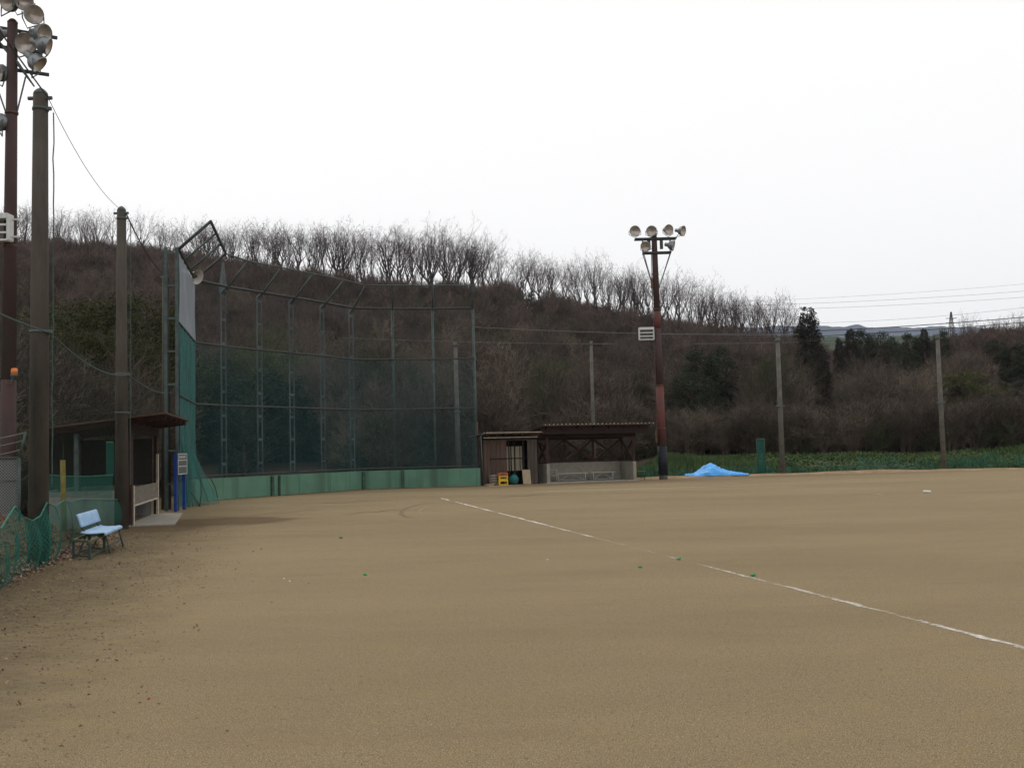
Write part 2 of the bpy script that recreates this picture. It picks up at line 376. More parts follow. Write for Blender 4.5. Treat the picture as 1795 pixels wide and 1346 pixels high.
# tyre tracks pressed into the soil by the wall
trk = mat('pressed_soil', (0.185,0.134,0.078), rough=1, var=0.25, scale=6)
trk2 = mat('loose_pale_soil', (0.26,0.20,0.128), rough=1, var=0.15, scale=6)
def ribbon(name, pts, width, m, z=0.003):
    mb = MB(); rr = random.Random(len(pts)); n = len(pts)
    for i, p in enumerate(pts):
        d = (pts[min(i+1, n-1)]-pts[max(0, i-1)]).normalized(); s = Vector((-d.y, d.x, 0))
        k = width*(0.25+0.75*math.sin(math.pi*i/(n-1))**0.5)*rr.uniform(0.6, 1.1)/2
        mb.v += [p+s*k+Vector((0,0,z)), p-s*k+Vector((0,0,z))]
    for i in range(n-1): mb.f.append((2*i, 2*i+2, 2*i+3, 2*i+1)); mb.sm.append(False)
    return tag(mb.build(name, m), kind='structure')
arc = [(762,881),(745,883),(728,886),(714,890),(705,895),(703,901),(712,906),(727,908)]
def dens(pl, k=6):
    o = []
    for (a, b), (c, d) in zip(pl, pl[1:]):
        for i in range(k): o.append((a+(c-a)*i/k, b+(d-b)*i/k))
    return o+[pl[-1]]
ribbon('tyre_track', [Z(x, y) for x, y in dens(arc)], 0.16, trk)
ribbon('tyre_track', [Z(x+22, y+1) for x, y in dens([(740,884),(725,887),(716,891),(712,896),(718,900)])], 0.10, trk2, 0.0025)
for k, (x0, y0, x1, y1) in enumerate([(480,886,700,876),(520,893,690,885),(600,902,700,893),(560,881,650,876),(870,872,960,866),(420,905,560,893)]):
    ribbon('tyre_track', [Z(x0+(x1-x0)*t/20, y0+(y1-y0)*t/20+0.8*math.sin(t*0.7)) for t in range(21)], 0.14, trk if k % 2 == 0 else trk2, 0.0035+0.0006*k)

# ------------------------------------------------------------------ terrain
RIDGE = [(-400,444),(-200,446),(0,456),(150,460),(300,470),(400,482),(520,500),(640,517),(760,522),(900,528),(980,541),(1060,562),(1140,580),(1250,604),(1350,624),(1450,640),(1600,636),(1700,618),(1795,606),(2100,595),(2600,590)]
RDIST = [(-400,165),(300,180),(700,190),(1100,180),(1400,150),(1800,125),(2600,120)]
FOOT = [(-400,26),(0,29),(200,36),(350,49),(600,53),(900,58),(1100,60),(2600,60)]
def nz2(x, y, s=0):
    return math.sin(x*0.11+s)*math.cos(y*0.09+1.3*s)+0.5*math.sin(x*0.27+y*0.19+s*2)+0.3*math.sin(x*0.53-y*0.61+s)
def hill_z(X, Y):
    px = 897.5+X/Y*FPX; px = max(-400, min(2600, px))
    D = interp(RDIST, px); zr = EYE+(hor(px)-interp(RIDGE, px)-6)/FPX*D; Y0 = interp(FOOT, px)
    t = (Y-Y0)/(D-Y0)
    base = 0.0
    if px > 1060: base = 0.8*min(1, max(0, (Y-53)/6))*min(1, (px-1060)/60)
    if t <= 0: return base-0.35*(1 if Y < Y0-2 and px < 1060 else 0)
    if t < 1:
        s = t*0.55+0.45*(t*t*(3-2*t))
        return base+(zr-base)*s+0.7*nz2(X, Y)*min(1, t*4)*(1-t)
    return zr*(1-0.25*(t-1)) 
hm = MB(); NU, NV = 170, 90
def hp(u, v):
    px = -420+3000*u; 
    Y0 = interp(FOOT, px)-3 if px < 1080 else 58
    D = interp(RDIST, px)*1.5
    Y = Y0+(D-Y0)*v**1.2; X = (px-897.5)/FPX*Y
    return (X, Y, hill_z(X, Y)-(0.3 if v == 0 else 0))
hm.grid(hp, NU, NV)
tag(hm.build('hillside', hill_m), kind='structure')
# grassy bank beyond the right side of the field
bk = MB()
def bp_(u, v):
    px = 1108+1300*u; Y = 52.4+v*7.5; X = (px-897.5)/FPX*Y
    z = 0.02+0.85*(v**0.8)*min(1, (px-1100)/60)+0.05*nz2(X*3, Y*3)*v
    return (X, Y, z if v > 0 else -0.1)
bk.grid(bp_, 110, 12); tag(bk.build('grass_bank', bank_m), kind='structure')
# low earth lip at the far edge of the field
lipm = mat('dry_earth_lip', (0.20,0.125,0.065), rough=1, scale=1.2, col2=(0.36,0.27,0.16), bump=0.5, stretch=(1,1,2))
lp = MB(); rr = random.Random(5)
def lip_c(px):
    return interp([(840,45.2),(960,46.2),(1110,49.3),(1200,50.6),(1400,51.4),(2000,51.6),(2600,51)], px)
def lf(u, v):
    px = 850+1500*u; Y = lip_c(px)+(v-0.5)*1.1; X = (px-897.5)/FPX*Y
    hgt = 0.05 if px < 1120 else 0.14
    return (X, Y, -0.02+math.sin(math.pi*v)*hgt*(0.8+0.25*nz2(X*4, Y*4)) + (0.004*nz2(X*20, Y*9)))
lp.grid(lf, 220, 6); tag(lp.build('earth_lip', lipm), kind='structure')
# far hills
fm = MB()
def fmf(u, v):
    px = 1150+1000*u; Y = 2600+v*500; top = 572+1.5*math.sin(px*0.021)+0.9*math.sin(px*0.09+1)+0.5*math.sin(px*0.31)-4*math.exp(-((px-1507)/10)**2)+max(0, (px-1660)*0.06)
    z = EYE+(hor(px)-top)/FPX*3100
    X = (px-897.5)/FPX*Y
    return (X, Y, z*v**0.5)
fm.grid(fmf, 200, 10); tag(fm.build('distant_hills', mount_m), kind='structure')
fm = MB()
def fmf2(u, v):
    px = 1350+900*u; Y = 560+v*120; top = 590+3*math.sin(px*0.03)+1.2*math.sin(px*0.17)+0.7*math.sin(px*0.43)
    z = EYE+(hor(px)-top)/FPX*680; X = (px-897.5)/FPX*Y
    return (X, Y, z*v**0.5)
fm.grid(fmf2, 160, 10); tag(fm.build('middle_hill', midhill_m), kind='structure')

# ------------------------------------------------------------------ bare trees
def rvec(rr): 
    while True:
        v = Vector((rr.uniform(-1,1), rr.uniform(-1,1), rr.uniform(-1,1)))
        if 0.05 < v.length < 1: return v.normalized()
def gen_bare(seed, h, stems, first=0.25, spread=0.5, nb=(7,5,5,3), r0=0.12, fine=0.012, split=2, up=0.25, maxl=4, fan=False):
    rr = random.Random(seed); big = MB(); small = MB()
    def branch(p, d, ln, r, lv):
        k = 4 if lv < 2 else (3 if lv < 3 else 2)
        pts = [p]; rs = [r]; q = p.copy(); dd = d.copy()
        for i in range(k):
            dd = (dd+rvec(rr)*(0.12 if lv == 0 else 0.13+0.05*lv)+Vector((0,0,up*0.35))).normalized()
            q = q+dd*ln/k; pts.append(q.copy()); rs.append(max(fine*0.7, r*(1-(i+1)/k*(0.72 if lv == 0 else 0.75))))
        (big if lv < split else small).path(pts, rs, 6 if lv == 0 else (4 if lv == 1 else 3), cap=False)
        if lv >= maxl: return
        n = nb[lv]; n = max(1, n+rr.choice((-1,0,1)) if n > 2 else n)
        for j in range(n):
            t = (first+(1-first)*(j+rr.random())/n) if lv == 0 else (0.2+0.8*(j+rr.random())/n)
            t = min(t, 0.96 if fan and lv == 0 else 0.999); i = int(t*k); f = t*k-i
            b = pts[i].lerp(pts[i+1], f); ax = (pts[i+1]-pts[i]).normalized()
            u, v = perp(ax); a = rr.uniform(0, 6.283); ang = spread*rr.uniform(0.6, 1.3)*(1.0+0.12*lv)
            nd = (ax*math.cos(ang)+(u*math.cos(a)+v*math.sin(a))*math.sin(ang)).normalized()
            l2 = (ln*(1.02-t)*rr.uniform(0.75, 1.15)+0.6 if fan else ln*rr.uniform(0.38, 0.62)*(1.15-0.45*t)) if lv == 0 else ln*rr.uniform(0.4, 0.65)
            branch(b, nd, l2, max(fine, rs[i]*0.55), lv+1)
    if fan:
        base = Vector((0,0,-0.3)); lean = Vector((rr.uniform(-0.08,0.08), rr.uniform(-0.08,0.08), 1)).normalized()
        for s in range(stems):
            d = (lean+Vector((rr.uniform(-0.25,0.25), rr.uniform(-0.25,0.25), 0))*(stems > 1)).normalized(); tl = h*rr.uniform(0.52, 0.68)
            tp = [base+Vector((rr.uniform(-0.1,0.1), rr.uniform(-0.1,0.1), 0))*k+d*tl*k/5 for k in range(6)]; tr_ = [r0*(1-0.11*k) for k in range(6)]
            big.path(tp, tr_, 6, cap=False)
            for j in range(7):
                t = 0.50+0.50*(j+rr.random())/7 if j < 6 else 1.0; t = min(t, 0.995); i = int(t*5); b = tp[i].lerp(tp[i+1], t*5-i)
                a = j*2.4+rr.uniform(-0.5,0.5); ang = rr.uniform(0.25, 0.62)*(1.2-0.5*t); nd = (d*math.cos(ang)+Vector((math.cos(a), math.sin(a), 0))*math.sin(ang)).normalized()
                ln = (h*rr.uniform(0.84, 1.0)-b.z)/max(0.6, nd.z)*(0.93 if t > 0.6 else 0.8)
                nsg = 6; pts = [b]; rs = [r0*0.38]; dd = nd.copy()
                for k in range(nsg):
                    dd = (dd+rvec(rr)*0.13+Vector((0,0,0.04))).normalized(); pts.append(pts[-1]+dd*ln/nsg); rs.append(max(fine, r0*0.38*(1-(k+1)/nsg*0.85)))
                big.path(pts, rs, 4, cap=False)
                for q in range(5):
                    t2 = 0.32+0.68*(q+rr.random())/5; t2 = min(t2, 0.99); i2 = int(t2*nsg); b2 = pts[i2].lerp(pts[i2+1], t2*nsg-i2); ax = (pts[i2+1]-pts[i2]).normalized()
                    u, v = perp(ax); a2 = rr.uniform(0, 6.28); an = rr.uniform(0.3, 0.75); nd2 = (ax*math.cos(an)+(u*math.cos(a2)+v*math.sin(a2))*math.sin(an)+Vector((0,0,0.15))).normalized()
                    branch(b2, nd2, min(ln*0.42, 2.2)*rr.uniform(0.6, 1.0), max(fine*1.3, rs[i2]*0.55), 2)
        return big, small
    for s in range(stems):
        a = rr.uniform(0, 6.283); lean = rr.uniform(0.02, 0.12) if stems == 1 else rr.uniform(0.08, 0.3)
        d = Vector((math.cos(a)*lean, math.sin(a)*lean, 1)).normalized()
        hh = h*rr.uniform(0.8, 1)*0.92
        branch(Vector((math.cos(a)*0.2*(stems > 1), math.sin(a)*0.2*(stems > 1), -0.3)), d, hh, r0*rr.uniform(0.8,1.2), 0)
    return big, small
def proto_tree(name, seed, barkm, twigm, **kw):
    big, small = gen_bare(seed, **kw)
    r = bpy.data.objects.new(name, None); WL[r.name] = Vector((0,0,0))
    a = big.build('trunk', barkm); b = small.build('crown', twigm)
    for q in (a, b): COL.objects.unlink(q); q.parent = r
    return r
RH = 10.0
ridge_protos = [proto_tree('bare_tree', 10+i, bark, twig, h=RH, stems=1 if i % 3 else 2, spread=0.5, nb=(8,6,3,2), r0=0.16, fine=0.011, up=0.12, fan=True) for i in range(7)]
hill_protos = [proto_tree('bare_tree', 40+i, bark_h, (twig_grey, twig_red, twig_grey, twig_olive)[i % 4], h=RH, stems=1+(i % 2), first=0.16, spread=0.6, nb=(9,6,5,3), r0=0.12, fine=0.015, up=0.28) for i in range(5)]
def place(proto, loc, s, rz, label, cat, group, sx=1.0, name=None):
    c = proto.copy(); COL.objects.link(c)
    if name: c.name = name
    c.location = loc; c.scale = (s*sx, s*sx, s); c.rotation_euler = (0, 0, rz)
    for ch in proto.children:
        k = ch.copy(); COL.objects.link(k); k.parent = c
    return tag(c, label, cat, group)
TOPS = [(-100,378),(0,372),(60,374),(130,372),(200,380),(260,392),(330,402),(450,404),(560,404),(640,412),(740,412),(830,418),(872,438),(905,456),(950,456),(1010,464),(1080,474),(1140,486),(1200,496),(1260,520),(1330,530),(1400,545),(1420,552)]
SEC = [(-100, 62, 'bare skyline tree at the far left, beside the tall brown light pole'),
       (62, 212, 'bare skyline tree on the ridge between the two tall concrete poles'),
       (212, 345, 'bare skyline tree between the second concrete pole and the backstop'),
       (345, 470, 'bare skyline tree above the receding left half of the backstop'),
       (470, 625, 'bare skyline tree above the middle of the backstop, right of the horn'),
       (625, 760, 'bare skyline tree above the flat right part of the backstop'),
       (760, 890, 'tall bare skyline tree in the dense stand over the backstop end'),
       (890, 1030, 'bare skyline tree in the stand right of the ridge dip'),
       (1030, 1145, 'bare skyline tree just left of the red floodlight pole'),
       (1145, 1270, 'bare skyline tree just right of the red floodlight pole'),
       (1270, 1430, 'low bare skyline tree on the slope left of the tall cedar')]
rr = random.Random(77); px = -55.0
while px < 1400:
    D = interp(RDIST, px)
    gap = 0.55 if (240 < px < 262 or 884 < px < 903) else 1
    for row in range(2 if rr.random() < (0.15 if px < 420 else (0.6 if 740 < px < 885 else 0.3)) else 1):
        x = px+rr.uniform(-4, 4); Y = D*rr.uniform(0.965, 1.03); X = (x-897.5)/FPX*Y
        z = hill_z(X, Y); top = EYE+(hor(x)-interp(TOPS, x)+4-rr.uniform(-14, 8))/FPX*Y
        hgt = (top-z)*gap*(1 if row == 0 else rr.uniform(0.75, 1))
        lab = [l for a, b, l in SEC if a <= x < b] or [SEC[-1][2] if x > 500 else SEC[0][2]]
        pi = rr.randrange(7); sxx = rr.uniform(0.80, 1.2)
        full = ('forked ' if pi % 3 == 0 else 'straight ')+('narrow ' if sxx < 0.97 else ('wide ' if sxx > 1.1 else ''))+('short ' if hgt < 8.6 else '')+lab[0].replace('tall bare', 'bare').replace('low bare', 'bare')
        place(ridge_protos[pi], (X, Y, z-0.2), hgt/RH, rr.uniform(0, 6.28), full, 'tree', 'bare trees along the ridge', sx=sxx).rotation_euler = (rr.uniform(-0.08, 0.08), rr.uniform(-0.10, 0.10), rr.uniform(0, 6.28))
    px += rr.uniform(11, 23) if px < 300 else rr.uniform(8, 14.5)
FSEC = [(-100, 300, 'leafless tree in the dark wood behind the left poles'),
        (300, 560, 'leafless tree behind the backstop beside the dark evergreens'),
        (560, 835, 'leafless grey tree standing behind the right part of the backstop'),
        (835, 1150, 'leafless tree at the hill foot behind the brown shelter'),
        (1150, 1370, 'leafless tree at the hill foot behind the blue tarpaulin'),
        (1370, 1650, 'leafless tree between the two far concrete posts'),
        (1650, 1900, 'leafless tree right of the last far concrete post')]
# ------------------------------------------------------------------ evergreens
def leaf_cloud(seed, blobs, n_per, leaf, flat=0.0):
    rr = random.Random(seed); mb = MB()
    for (c, rad) in blobs:
        c = Vector(c); n = int(n_per*rad[0]*rad[2])
        for i in range(n):
            d = rvec(rr); k = rr.random()**0.4
            p = c+Vector((d.x*rad[0], d.y*rad[1], d.z*rad[2]))*k*rr.uniform(0.85, 1.15)
            nrm = (rvec(rr)+d*0.5).normalized()
            if flat: nrm = (nrm+Vector((0,0,flat))).normalized()
            u, v = perp(nrm); a = rr.uniform(0, 6.28); s = leaf*rr.uniform(0.5, 1.3)
            uu = (u*math.cos(a)+v*math.sin(a))*s; vv = (v*math.cos(a)-u*math.sin(a))*s*0.45
            mb.quad(p-uu, p+vv, p+uu, p-vv)
    return mb
def evergreen_round(seed, leafm, h=10, wd=4.5, nbl=44, leaf=0.13, dens_=330):
    rr = random.Random(seed); r = bpy.data.objects.new('evergreen_tree', None); WL[r.name] = Vector((0,0,0))
    bl = []; tr = MB()
    tr.path([(0,0,-0.3),(0.1,0,h*0.3),(0,0.1,h*0.6),(0.1,0,h*0.85)], [0.28,0.22,0.14,0.05], 7)
    for i in range(nbl):
        a = rr.uniform(0, 6.28); zz = rr.uniform(0.12, 0.95); prof = math.sqrt(max(0.05, 1-((zz-0.45)/0.56)**2))
        q = rr.uniform(0.45, 0.95)*prof*wd/2*1.5
        c = (math.cos(a)*q, math.sin(a)*q, zz*h); s = rr.uniform(0.7, 1.35)
        bl.append((c, (s, s, s*0.75)))
        tr.path([(0,0,max(0.5, zz*h-1.5)), (c[0]*0.6, c[1]*0.6, c[2]-0.5), c], [0.08,0.05,0.02], 4)
    a = tr.build('trunk', bark_h); b = leaf_cloud(seed, bl, dens_, leaf).build('crown', leafm)
    for q in (a, b): COL.objects.unlink(q); q.parent = r
    return r
def evergreen_cone(seed, leafm, h=14, wd=4.5, leaf=0.15, gappy=0.0):
    rr = random.Random(seed); r = bpy.data.objects.new('cedar_tree', None); WL[r.name] = Vector((0,0,0))
    tr = MB(); tr.path([(0,0,-0.3),(0,0,h*0.5),(0,0,h*0.97)], [0.3,0.18,0.03], 7); bl = []
    n = 80
    for i in range(n):
        t = 0.08+0.9*i/n; rad = wd/2*(1-t)**0.45*rr.uniform(0.65, 1.1)+0.15; a = i*2.4+rr.uniform(-0.4, 0.4)
        c = (math.cos(a)*rad*0.75, math.sin(a)*rad*0.75, t*h); s = (0.50+0.60*(1-t))*rr.uniform(0.8, 1.25)
        if rr.random() < gappy*t: continue
        bl.append((c, (s, s, s*0.85)))
        tr.path([(0,0,t*h-0.2), c], [0.05,0.02], 4)
    a = tr.build('trunk', bark_h); b = leaf_cloud(seed, bl, 420, leaf).build('crown', leafm)
    for q in (a, b): COL.objects.unlink(q); q.parent = r
    return r
EV = {'dark': [evergreen_round(200, leaf_dark), evergreen_round(201, leaf_dark, wd=5.5)],
      'olive': [evergreen_round(202, leaf_olive, wd=6.0, nbl=38, leaf=0.095, dens_=420), evergreen_round(203, leaf_olive, wd=6.5, nbl=38, leaf=0.095, dens_=420)],
      'bamboo': [evergreen_round(204, leaf_bamboo, wd=6, nbl=38, leaf=0.09, dens_=420)],
      'cone': [evergreen_cone(205, leaf_cedar, gappy=0.25), evergreen_cone(206, leaf_cedar, wd=6)]}
EVM = []
def ev(kind, k, px, ytop, ybase, Y, label, group=None, sx=1.0, name='evergreen_tree'):
    X = (px-897.5)/FPX*Y; z = hill_z(X, Y); ztop = EYE+(hor(px)-ytop)/FPX*Y
    H = 14 if kind == 'cone' else 10.3
    zb = z if ybase is None else max(z-1, EYE+(hor(px)-ybase)/FPX*Y)
    s = (ztop-z)/H; EVM.append((px, Y, ((1.6 if kind == 'cone' else 2.3)*s*sx+1.3)*FPX/Y, ytop+0.62*H*s*FPX/Y))
    place(EV[kind][k], (X, Y, z-0.1), s, px*0.7, label, 'tree', group, sx=sx, name=name)
# left wood behind the concrete poles
for i, (x, yt, Y, k, sx) in enumerate([(128,518,52,0,1.2),(182,500,54,1,1.2),(245,516,53,0,1.1),(60,560,48,0,1.0),(285,560,56,1,0.9),(150,565,46,1,1.0),(225,570,47,0,1.0)]):
    lab = ['olive evergreen with a rounded crown, just right of the first tall concrete pole', 'tallest olive evergreen, between the two tall concrete poles', 'olive evergreen right behind the second tall concrete pole',
           'low evergreen behind the first tall concrete pole', 'shaded evergreen beside the left end of the backstop', 'lower olive evergreen in front, midway between the concrete poles', 'lower olive evergreen in front, against the second concrete pole'][i]
    ev('olive', k, x, yt, None, Y, lab, sx=sx)
# dark group behind the backstop
for i, (x, yt, Y, kd, k, sx) in enumerate([(400,640,58,'dark',0,1.0),(440,600,60,'bamboo',0,0.75),(485,598,62,'bamboo',0,0.7),(455,640,57,'dark',1,1.1),(505,655,59,'dark',0,1.0),(370,612,60,'olive',0,0.8),(535,690,60,'dark',1,0.8),(425,690,54,'dark',0,1.0)]):
    lab = ['dark evergreen behind the second bay of the backstop', 'evergreen with yellowish top behind the third bay of the backstop', 'evergreen with pale yellowish crown top behind the fourth backstop post',
           'broad dark evergreen at the middle of the clump behind the backstop', 'dark evergreen at the right of the clump behind the backstop', 'olive evergreen at the left of the clump behind the backstop', 'smallest dark evergreen ending the clump on the right behind the backstop', 'low dark evergreen in front of the clump behind the backstop'][i]
    ev(kd, k, x, yt, None, Y, lab, sx=sx)
for i, (x, yt, Y, kd, k, sx) in enumerate([(1235,608,80,'dark',0,1.15),(1275,602,84,'dark',1,1.0),(1212,645,74,'dark',1,1.0),(1252,668,70,'dark',0,0.9)]):
    lab = ['dark evergreen on the slope above the blue tarpaulin', 'dark evergreen on the slope, topmost right of the small clump above the tarpaulin', 'smaller dark evergreen just right of the red floodlight pole', 'lowest dark evergreen of the clump above the blue tarpaulin'][i]
    ev(kd, k, x, yt, None, Y, lab, sx=sx)
ev('cone', 0, 1421, 533, None, 92, 'tall dark cedar standing above the skyline right of the far post', sx=1.15, name='cedar_tree')
ev('cone', 1, 1440, 600, None, 84, 'shorter dark cedar leaning against the right flank of the tall cedar', sx=0.95, name='cedar_tree')
for i, (x, yt, Y, kd, k, sx) in enumerate([(1495,574,110,'cone',1,1.0),(1522,573,112,'dark',0,0.95),(1548,577,110,'dark',1,0.9),(1603,580,108,'dark',0,0.9),(1625,573,112,'cone',1,0.9),(1652,575,110,'dark',0,0.85),(1475,590,104,'cone',1,0.8),(1590,596,100,'dark',1,0.8)]):
    lab = ['dark pointed evergreen on the skyline, next right of the tall cedar', 'dark bushy evergreen on the skyline left of the gap showing blue hills', 'rounded dark evergreen at the left edge of the gap showing blue hills',
           'rounded dark evergreen at the right edge of the gap, left of the far right post', 'pointed evergreen top just left of the far right post', 'spreading evergreen crown right behind the top of the far right post', 'lower pointed evergreen at the right foot of the tall cedar', 'lower dark evergreen below the gap showing blue hills'][i]
    ev(kd, k, x, yt, None, Y, lab, sx=sx)
for i, (x, yt, Y, kd, k, sx) in enumerate([(1690,645,76,'bamboo',0,1.3),(1732,670,74,'bamboo',0,1.5),(1664,705,69,'bamboo',0,1.4),(1708,700,70,'bamboo',0,1.5),(1760,712,70,'bamboo',0,1.4),(1778,600,95,'dark',0,1.4),(1800,650,80,'dark',1,1.3),(1655,690,72,'olive',0,0.8),(1765,640,88,'dark',0,1.1),(1800,610,92,'dark',1,1.0),(1750,590,100,'dark',1,0.9),(1790,750,66,'olive',1,0.9),(1740,765,64,'dark',0,0.9),(1470,690,72,'olive',1,0.8),(1120,650,85,'olive',0,0.7),(930,700,75,'olive',1,0.7),(935,505,178,'dark',0,0.9)]):
    lab = ['yellow green rounded tree just right of the far right post', 'yellow green tree sloping down right of the far right post', 'lower yellow green bush touching the far right post on its right', 'broad yellow green bush in the middle of the clump at far right', 'lowest yellow green bush near the thin grey pole at far right', 'wide dark evergreen high on the right skyline corner', 'wide dark evergreen in the right corner above the thin grey pole', 'olive bush behind the foot half of the far right post', 'dark evergreen behind the yellow green trees at far right',
           'dark evergreen at the right edge of the picture', 'dark evergreen on the skyline near the right edge', 'low olive evergreen near the thin grey pole at the right edge', 'low dark evergreen above the grass bank at far right', 'olive evergreen between the two far concrete posts',
           'olive evergreen on the slope just left of the red floodlight pole', 'small olive evergreen on the slope above the brown shed', 'small round evergreen on the skyline among the bare trees'][i]
    ev(kd, k, x, yt, None, Y, lab, sx=sx)
def masked(x, Y, h=3.8):
    if h < 5 and Y < interp(FOOT, x)+4 and (x > 1000 or Y < 45): return False
    top = hor(x)-(hill_z((x-897.5)/FPX*Y, Y)+h-EYE)/Y*FPX
    for (ex, eY, hw, vb) in EVM:
        if abs(x-ex) < hw and Y < eY+1 and top < vb: return True
    return False
for i in range(130):
    x = -60+1900*(i+rr.random())/130
    Y = interp(FOOT, x)+rr.uniform(1, 16); X = (x-897.5)/FPX*Y; z = hill_z(X, Y)
    if masked(x, Y, 7.5): continue
    lab = [l for a, b, l in FSEC if a <= x < b][0]; pi = rr.randrange(5); ss = rr.uniform(0.38, 0.75)
    lab = ('tall ' if ss > 0.62 else ('low ' if ss < 0.5 else 'medium '))+('twin stemmed ' if pi % 2 else 'single stemmed ')+('olive ' if pi == 3 else ('reddish ' if pi == 1 else ''))+lab
    place(hill_protos[pi], (X, Y, z-0.1), ss, rr.uniform(0, 6.28), lab, 'tree', 'leafless trees at the foot of the hill')

# woodland thicket covering the hillside (too many to count): instanced points
src = bpy.data.collections.new('thicket_kinds')
def proto_shrub(seed, m, h, stems, nb, spread):
    big, small = gen_bare(seed, h, stems, first=0.1, spread=spread, nb=nb, r0=0.06, fine=0.016, split=0, up=0.18, maxl=3)
    o = small.build('thicket_shrub', m); COL.objects.unlink(o); src.objects.link(o); return o
kinds = [(twig_red,5,6,(9,6,4),0.65), (twig_red,5,8,(7,5,4),0.5), (twig_grey,5,6,(9,6,4),0.7), (twig_grey,5,7,(8,5,4),0.55), (twig_olive,4,7,(9,6,4),0.75), (bark_h,6,3,(10,6,4),0.6)]
for i, (m, h, st, nb, sp_) in enumerate(kinds):
    proto_shrub(100+i, m, h, st, nb, sp_).name = 'thicket_shrub_%d' % i
pts, rot, scl, idx = [], [], [], []
rr = random.Random(9)
for i in range(9500):
    x = rr.uniform(-130, 1930); D = interp(RDIST, x); Y0 = interp(FOOT, x)+(0 if x < 1080 else 0.5)
    t = rr.random()**0.85*1.03 if i % 4 else rr.random()*0.12
    Y = Y0+(D-Y0)*t; X = (x-897.5)/FPX*Y; z = hill_z(X, Y)
    if masked(x, Y): continue
    pts.append((X, Y, z-0.15)); rot.append(rr.uniform(0, 6.28))
    s = rr.uniform(0.38, 0.80)
    if t > 0.9: s *= 0.55
    if x > 1080 and t < 0.06: s *= 0.7
    if 1440 < x: s *= 0.8 if t > 0.5 else 1
    scl.append(s)
    red = min(1, max(0, (t-0.15)*1.8+0.25*nz2(X*0.5, Y*0.5)))
    k = rr.random()
    idx.append((rr.choice((0,1)) if rr.random() < red else rr.choice((2,3,3,4,5))) if k < (0.93 if nz2(X*0.35, Y*0.3, 4) < 0.5 else 0.4) else 4)
me = bpy.data.meshes.new('hillside_thicket'); me.from_pydata(pts, [], [])
for nm, ty, vals in (('rz','FLOAT',rot),('sc','FLOAT',scl),('kd','INT',idx)):
    a = me.attributes.new(nm, ty, 'POINT'); a.data.foreach_set('value', vals)
th = bpy.data.objects.new('hillside_thicket', me); COL.objects.link(th)
tag(th, 'brown leafless thicket and undergrowth covering the whole hillside', 'thicket', kind='stuff')
ng = bpy.data.node_groups.new('scatter', 'GeometryNodeTree')
ng.interface.new_socket('Geometry', in_out='INPUT', socket_type='NodeSocketGeometry')
ng.interface.new_socket('Geometry', in_out='OUTPUT', socket_type='NodeSocketGeometry')
N = ng.nodes; L = ng.links.new
gi = N.new('NodeGroupInput'); go = N.new('NodeGroupOutput'); ip = N.new('GeometryNodeInstanceOnPoints')
ci = N.new('GeometryNodeCollectionInfo'); ci.inputs['Collection'].default_value = src
ci.inputs['Separate Children'].default_value = True; ci.inputs['Reset Children'].default_value = True
def att(nm, ty):
    k = N.new('GeometryNodeInputNamedAttribute'); k.data_type = ty; k.inputs['Name'].default_value = nm; return k.outputs['Attribute']
cb = N.new('ShaderNodeCombineXYZ'); L(att('rz', 'FLOAT'), cb.inputs[2])
L(gi.outputs[0], ip.inputs['Points']); L(ci.outputs[0], ip.inputs['Instance']); ip.inputs['Pick Instance'].default_value = True
L(att('kd', 'INT'), ip.inputs['Instance Index']); L(cb.outputs[0], ip.inputs['Rotation']); L(att('sc', 'FLOAT'), ip.inputs['Scale'])
L(ip.outputs[0], go.inputs[0])
md = th.modifiers.new('scatter', 'NODES'); md.node_group = ng

# pale far right bare trees on the skyline
for i, (x, yt, Y) in enumerate([(1690,556,135),(1708,560,138),(1755,556,120),(1782,548,118),(1812,548,118),(1730,572,125)]):
    X = (x-897.5)/FPX*Y; z = hill_z(X, Y); top = EYE+(hor(x)-yt)/FPX*Y
    lab = 'pale bare round tree on the skyline beside the far pylon' if x < 1740 else 'pale bare tree on the skyline at the right edge'
    place(ridge_protos[i], (X, Y, z), (top-z)/RH, i*1.3, lab, 'tree', 'pale bare trees on the right skyline: '+('by the pylon' if x < 1740 else 'at the right edge'), sx=0.8)

# ------------------------------------------------------------------ grass (stuff)
gr = MB(); rr = random.Random(21)
for i in range(26000):
    u = rr.random(); v = rr.random()**0.9; p = Vector(bp_(u, max(v, 0.02)))
    h = rr.uniform(0.06, 0.26)*(1+0.7*nz2(p.x*2.2, p.y*2.5)); h = max(0.04, h); a = rr.uniform(0, 6.28); w_ = rr.uniform(0.03, 0.09)
    s = Vector((math.cos(a)*w_, math.sin(a)*w_, 0)); tip = p+Vector((rr.uniform(-0.12,0.12), rr.uniform(-0.12,0.12), h))
    gr.tri(p-s, p+s, tip)
tag(gr.build('bank_grass', grass_m), 'green winter grass covering the bank beyond the right of the field', 'grass', kind='stuff')

